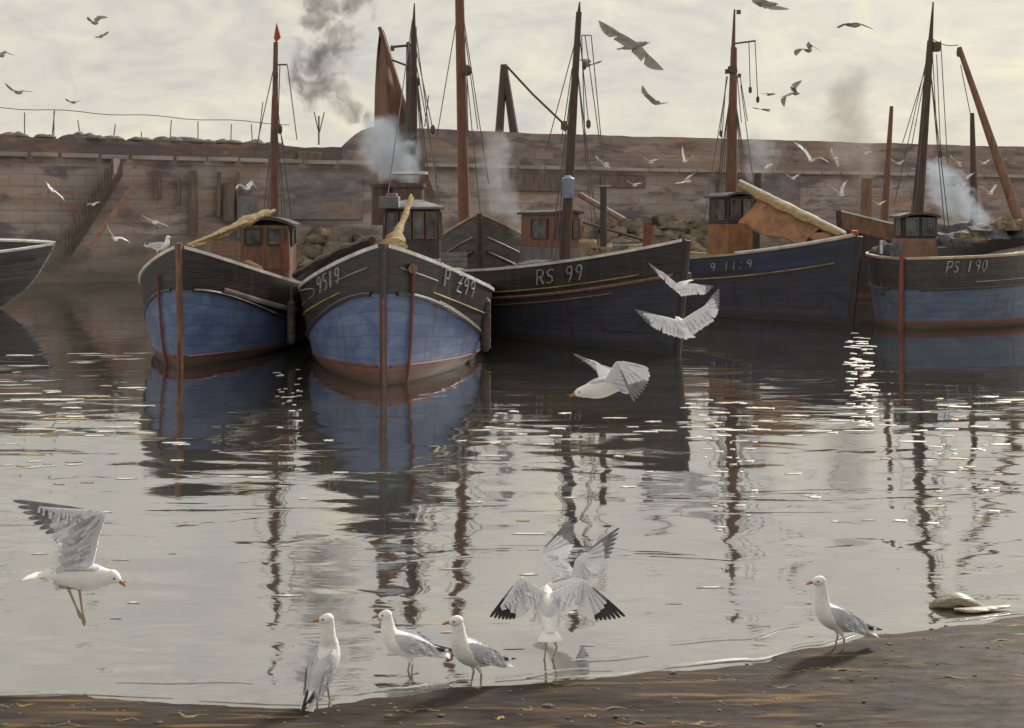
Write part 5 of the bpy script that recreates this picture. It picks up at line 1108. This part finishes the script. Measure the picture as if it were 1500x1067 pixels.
# against the wall
WG = 'white gulls wheeling before the harbour wall'
sky_gull(74, 82, 280, 40, .3, ((72, 276), (66, 266)), ((84, 284), (96, 295)), 'white gull on slanting wings above the open boat at left', False, .22, group=WG)
sky_gull(172, 166, 350, 34, .4, ((162, 340), (155, 324)), ((178, 350), (192, 356)), 'white gull with one wing straight up, left of the blue boats', False, .22, 2, group=WG)
sky_gull(232, 222, 326, 34, .3, ((216, 320), (204, 313)), ((240, 328), (252, 334)), 'white gull gliding just above the gull perched on a rail', False, .18, group=WG)
sky_gull(893, 880, 240, 38, .2, ((878, 234), (872, 224)), ((892, 243), (902, 247)), 'white gull right of the middle leaning mast, against the parapet', False, .22, group=WG)
sky_gull(1000, 1006, 236, 38, .4, ((999, 226), (998, 213)), ((1010, 232), (1021, 224)), 'white gull with wings in a narrow V before the parapet', False, .22, group=WG)
sky_gull(1014, 1000, 266, 38, .2, ((1008, 262), (1020, 252)), ((1000, 268), (986, 270)), 'yellowish gull skimming the ledge below the V-winged gull', False, .2, group=WG)
sky_gull(1184, 1192, 235, 38, .4, ((1178, 222), (1161, 208)), ((1200, 231), (1216, 238)), 'white gull with broad drooping wing right of the smoking thin funnel', False, .24, group=WG)
sky_gull(1238, 1228, 286, 38, .3, ((1222, 276), (1206, 266)), ((1236, 276), (1243, 261)), 'white gull above the tan canvas with one wing upright', False, .24, group=WG)
sky_gull(1408, 1400, 238, 38, .2, ((1396, 232), (1391, 224)), ((1408, 242), (1414, 246)), 'white gull beside the leaning boom, against the parapet', False, .22, group=WG)
sky_gull(1456, 1446, 284, 38, .3, ((1442, 276), (1434, 269)), ((1458, 276), (1462, 268)), 'white gull right of the leaning boom near the far nets', False, .22, group=WG)
sky_gull(1390, 1402, 272, 38, .1, ((1394, 270), (1386, 272)), ((1400, 270), (1406, 273)), 'compact pale gull between the right mast and the boom', False, .16, group=WG)
sky_gull(1322, 1312, 240, 38, .1, ((1310, 236), (1302, 230)), ((1322, 238), (1330, 232)), 'faint white gull left of the right-hand mast', False, .18, group=WG)
sky_gull(368, 356, 276, 38, .3, ((352, 270), (346, 280)), ((372, 270), (380, 281)), 'white gull settling on the grey post with spread wings', False, .3, group=WG)
sky_gull(1228, 1220, 232, 38, .3, ((1220, 224), (1219, 212)), ((1228, 238), (1232, 248)), 'pale gull hanging upright right of the droop-winged gull', False, .22, group=WG)
sky_gull(1352, 1342, 252, 40, .2, ((1340, 248), (1330, 244)), ((1352, 250), (1362, 246)), 'white gull crossing just right of the right-hand mast', False, .2, group=WG)
sky_gull(1292, 1284, 300, 40, .2, ((1282, 296), (1274, 290)), ((1293, 298), (1300, 293)), 'white gull low over the far brown hull', False, .2, group=WG)
sky_gull(1166, 1158, 262, 39, .2, ((1156, 258), (1148, 252)), ((1166, 260), (1174, 254)), 'white gull just above the ledge left of the upright-winged gull', False, .2, group=WG)
sky_gull(934, 926, 272, 38, .2, ((924, 268), (915, 262)), ((934, 270), (944, 268)), 'white gull low over the rubble right of the thin dark post', False, .2, group=WG)
sky_gull(1446, 1438, 240, 40, .2, ((1436, 236), (1428, 234)), ((1446, 238), (1454, 232)), 'white gull between the boom and the thin far mast', False, .2, group=WG)
sky_gull(140, 133, 300, 44, .2, ((133, 298), (126, 302)), ((142, 298), (148, 295)), 'tiny white gull in front of the slanting steps', False, .2, group=WG)
sky_gull(1126, 1118, 246, 39, .2, ((1116, 240), (1108, 232)), ((1127, 243), (1136, 240)), 'white gull in the grey smoke beside the thin funnel', False, .22, group=WG)
sky_gull(1272, 1264, 226, 39, .2, ((1262, 220), (1254, 214)), ((1272, 224), (1281, 222)), 'white gull in the thin brown smoke', False, .22, group=WG)
sky_gull(1420, 1412, 262, 39, .2, ((1410, 258), (1402, 254)), ((1421, 259), (1429, 252)), 'white gull beside the thin far mast at the right', False, .22, group=WG)
sky_gull(958, 950, 238, 38, .2, ((948, 234), (940, 227)), ((958, 236), (968, 233)), 'white gull against the parapet left of the V-winged gull', False, .22, group=WG)
stand_gull('gull', P(234, 377, 25.6), 1.0, R(180 - 12), 'white gull perched on the rail of the left blue boat', pitch=R(-12), neck=1.3, group='gulls perched on boats')

# ------------------------------------------------------------------ smoke and steam
def plume(name, pts, Yd, spec, label):
    """pts: picture column, row, radius in pixels, depth offset; density falls off smoothly from a curling centre line"""
    nm, col, dens, sc, warp, thr = spec; k = Yd / F
    rows = crom([(*P(x, y, Yd + dz), r * k) for x, y, r, dz in pts], 3)
    ctr = Vector([sum(r[i] for r in rows) / len(rows) for i in range(3)])
    mb = MB(); lo = [min(r[i] - r[3] * 1.55 for r in rows) for i in range(3)]; hi = [max(r[i] + r[3] * 1.55 for r in rows) for i in range(3)]
    mb.box(Vector([(l_ + h_) / 2 for l_, h_ in zip(lo, hi)]) - ctr, [h_ - l_ for l_, h_ in zip(lo, hi)])
    m = bpy.data.materials.new(nm); m.use_nodes = True; t = m.node_tree; t.nodes.clear(); Lk = t.links.new
    o = t.nodes.new('ShaderNodeOutputMaterial'); v = t.nodes.new('ShaderNodeVolumePrincipled'); v.inputs['Color'].default_value = (*col, 1); v.inputs['Anisotropy'].default_value = .1
    c = t.nodes.new('ShaderNodeTexCoord'); nz = t.nodes.new('ShaderNodeTexNoise'); nz.inputs['Scale'].default_value = sc * .6; nz.inputs['Detail'].default_value = 2
    Lk(c.outputs['Object'], nz.inputs['Vector'])
    sb = t.nodes.new('ShaderNodeVectorMath'); sb.operation = 'SUBTRACT'; sb.inputs[1].default_value = (.5, .5, .5); Lk(nz.outputs['Color'], sb.inputs[0])
    ma = t.nodes.new('ShaderNodeVectorMath'); ma.operation = 'MULTIPLY_ADD'; ma.inputs[1].default_value = (warp, warp, warp); Lk(sb.outputs[0], ma.inputs[0]); Lk(c.outputs['Object'], ma.inputs[2])
    acc = None
    for r in rows[::2] if len(rows) > 14 else rows:
        d = t.nodes.new('ShaderNodeVectorMath'); d.operation = 'DISTANCE'; d.inputs[1].default_value = Vector(r[:3]) - ctr; Lk(ma.outputs[0], d.inputs[0])
        mr = t.nodes.new('ShaderNodeMapRange'); mr.interpolation_type = 'SMOOTHSTEP'; mr.inputs[1].default_value = 0; mr.inputs[2].default_value = r[3] * 1.8; mr.inputs[3].default_value = 1; mr.inputs[4].default_value = 0; Lk(d.outputs['Value'], mr.inputs[0])
        if acc is None: acc = mr.outputs[0]
        else:
            mx = t.nodes.new('ShaderNodeMath'); mx.operation = 'MAXIMUM'; Lk(acc, mx.inputs[0]); Lk(mr.outputs[0], mx.inputs[1]); acc = mx.outputs[0]
    n2 = t.nodes.new('ShaderNodeTexNoise'); n2.inputs['Scale'].default_value = sc; n2.inputs['Detail'].default_value = 6; n2.inputs['Distortion'].default_value = 1.2; Lk(ma.outputs[0], n2.inputs['Vector'])
    # density where falloff beats the noise: ragged, curling edges
    ad = t.nodes.new('ShaderNodeMath'); ad.operation = 'MULTIPLY_ADD'; ad.inputs[1].default_value = 1.6; Lk(n2.outputs['Fac'], ad.inputs[0]); Lk(acc, ad.inputs[2])
    fr2 = t.nodes.new('ShaderNodeMapRange'); fr2.inputs[1].default_value = thr; fr2.inputs[2].default_value = thr + .55; fr2.inputs[3].default_value = 0; fr2.inputs[4].default_value = dens; Lk(ad.outputs[0], fr2.inputs[0])
    cut = t.nodes.new('ShaderNodeMath'); cut.operation = 'MULTIPLY'; Lk(fr2.outputs[0], cut.inputs[0])
    m4 = t.nodes.new('ShaderNodeMath'); m4.operation = 'MULTIPLY'; m4.inputs[1].default_value = 4; m4.use_clamp = True; Lk(acc, m4.inputs[0]); Lk(m4.outputs[0], cut.inputs[1])
    Lk(cut.outputs[0], v.inputs['Density']); Lk(v.outputs[0], o.inputs['Volume'])
    ob = mb.build(name, m); ob.location = ctr; tag(ob, label, 'smoke', kind='stuff'); return ob
sm_dark = ('dark coal smoke', (.32, .315, .32), 3.2, 2.3, 1.5, 1.36)
sm_blue = ('pale blue steam', (.75, .84, .97), 1.5, 2.4, .8, 1.12)
sm_grey = ('grey steam', (.62, .64, .70), .8, 2.2, .9, 1.16)
plume('smoke', [(562, 190, 13, 0), (528, 168, 20, 0), (494, 142, 32, .3), (450, 128, 36, .5), (436, 92, 26, .7), (484, 82, 36, .9), (500, 52, 28, 1.1), (452, 20, 34, 1.3), (512, 2, 34, 1.5), (450, -30, 44, 1.7)], 34, sm_dark, 'dark smoke curling up left from the second boat into the sky')
plume('steam', [(600, 258, 14, 0), (585, 238, 30, 0), (568, 215, 36, .3), (548, 192, 26, .6)], 30.2, sm_blue, 'pale blue steam over the funnel of the second boat')
plume('steam', [(760, 345, 10, 0), (748, 315, 20, 0), (735, 280, 24, .3), (722, 245, 30, .6), (728, 215, 22, 1)], 36.5, sm_grey, 'grey steam rising between the second and middle boats')
plume('steam', [(1110, 262, 7, 0), (1104, 245, 15, 0), (1120, 225, 24, .4), (1105, 208, 16, .8)], 41.4, sm_grey, 'grey puff from the thin funnel of the fourth boat')
plume('smoke', [(1268, 262, 14, 0), (1255, 228, 26, .5), (1248, 190, 34, 1), (1238, 150, 36, 1.5), (1256, 112, 22, 2)], 52, ('thin brown smoke', (.45, .42, .42), .55, 1.1, 1.4, 1.12), 'thin brownish smoke over the wall above the fourth boat bow')
plume('steam', [(1440, 322, 10, 0), (1410, 302, 22, 0), (1390, 275, 26, .3), (1368, 250, 20, .6)], 46.5, sm_blue, 'pale blue steam drifting behind the right-hand wheelhouse')
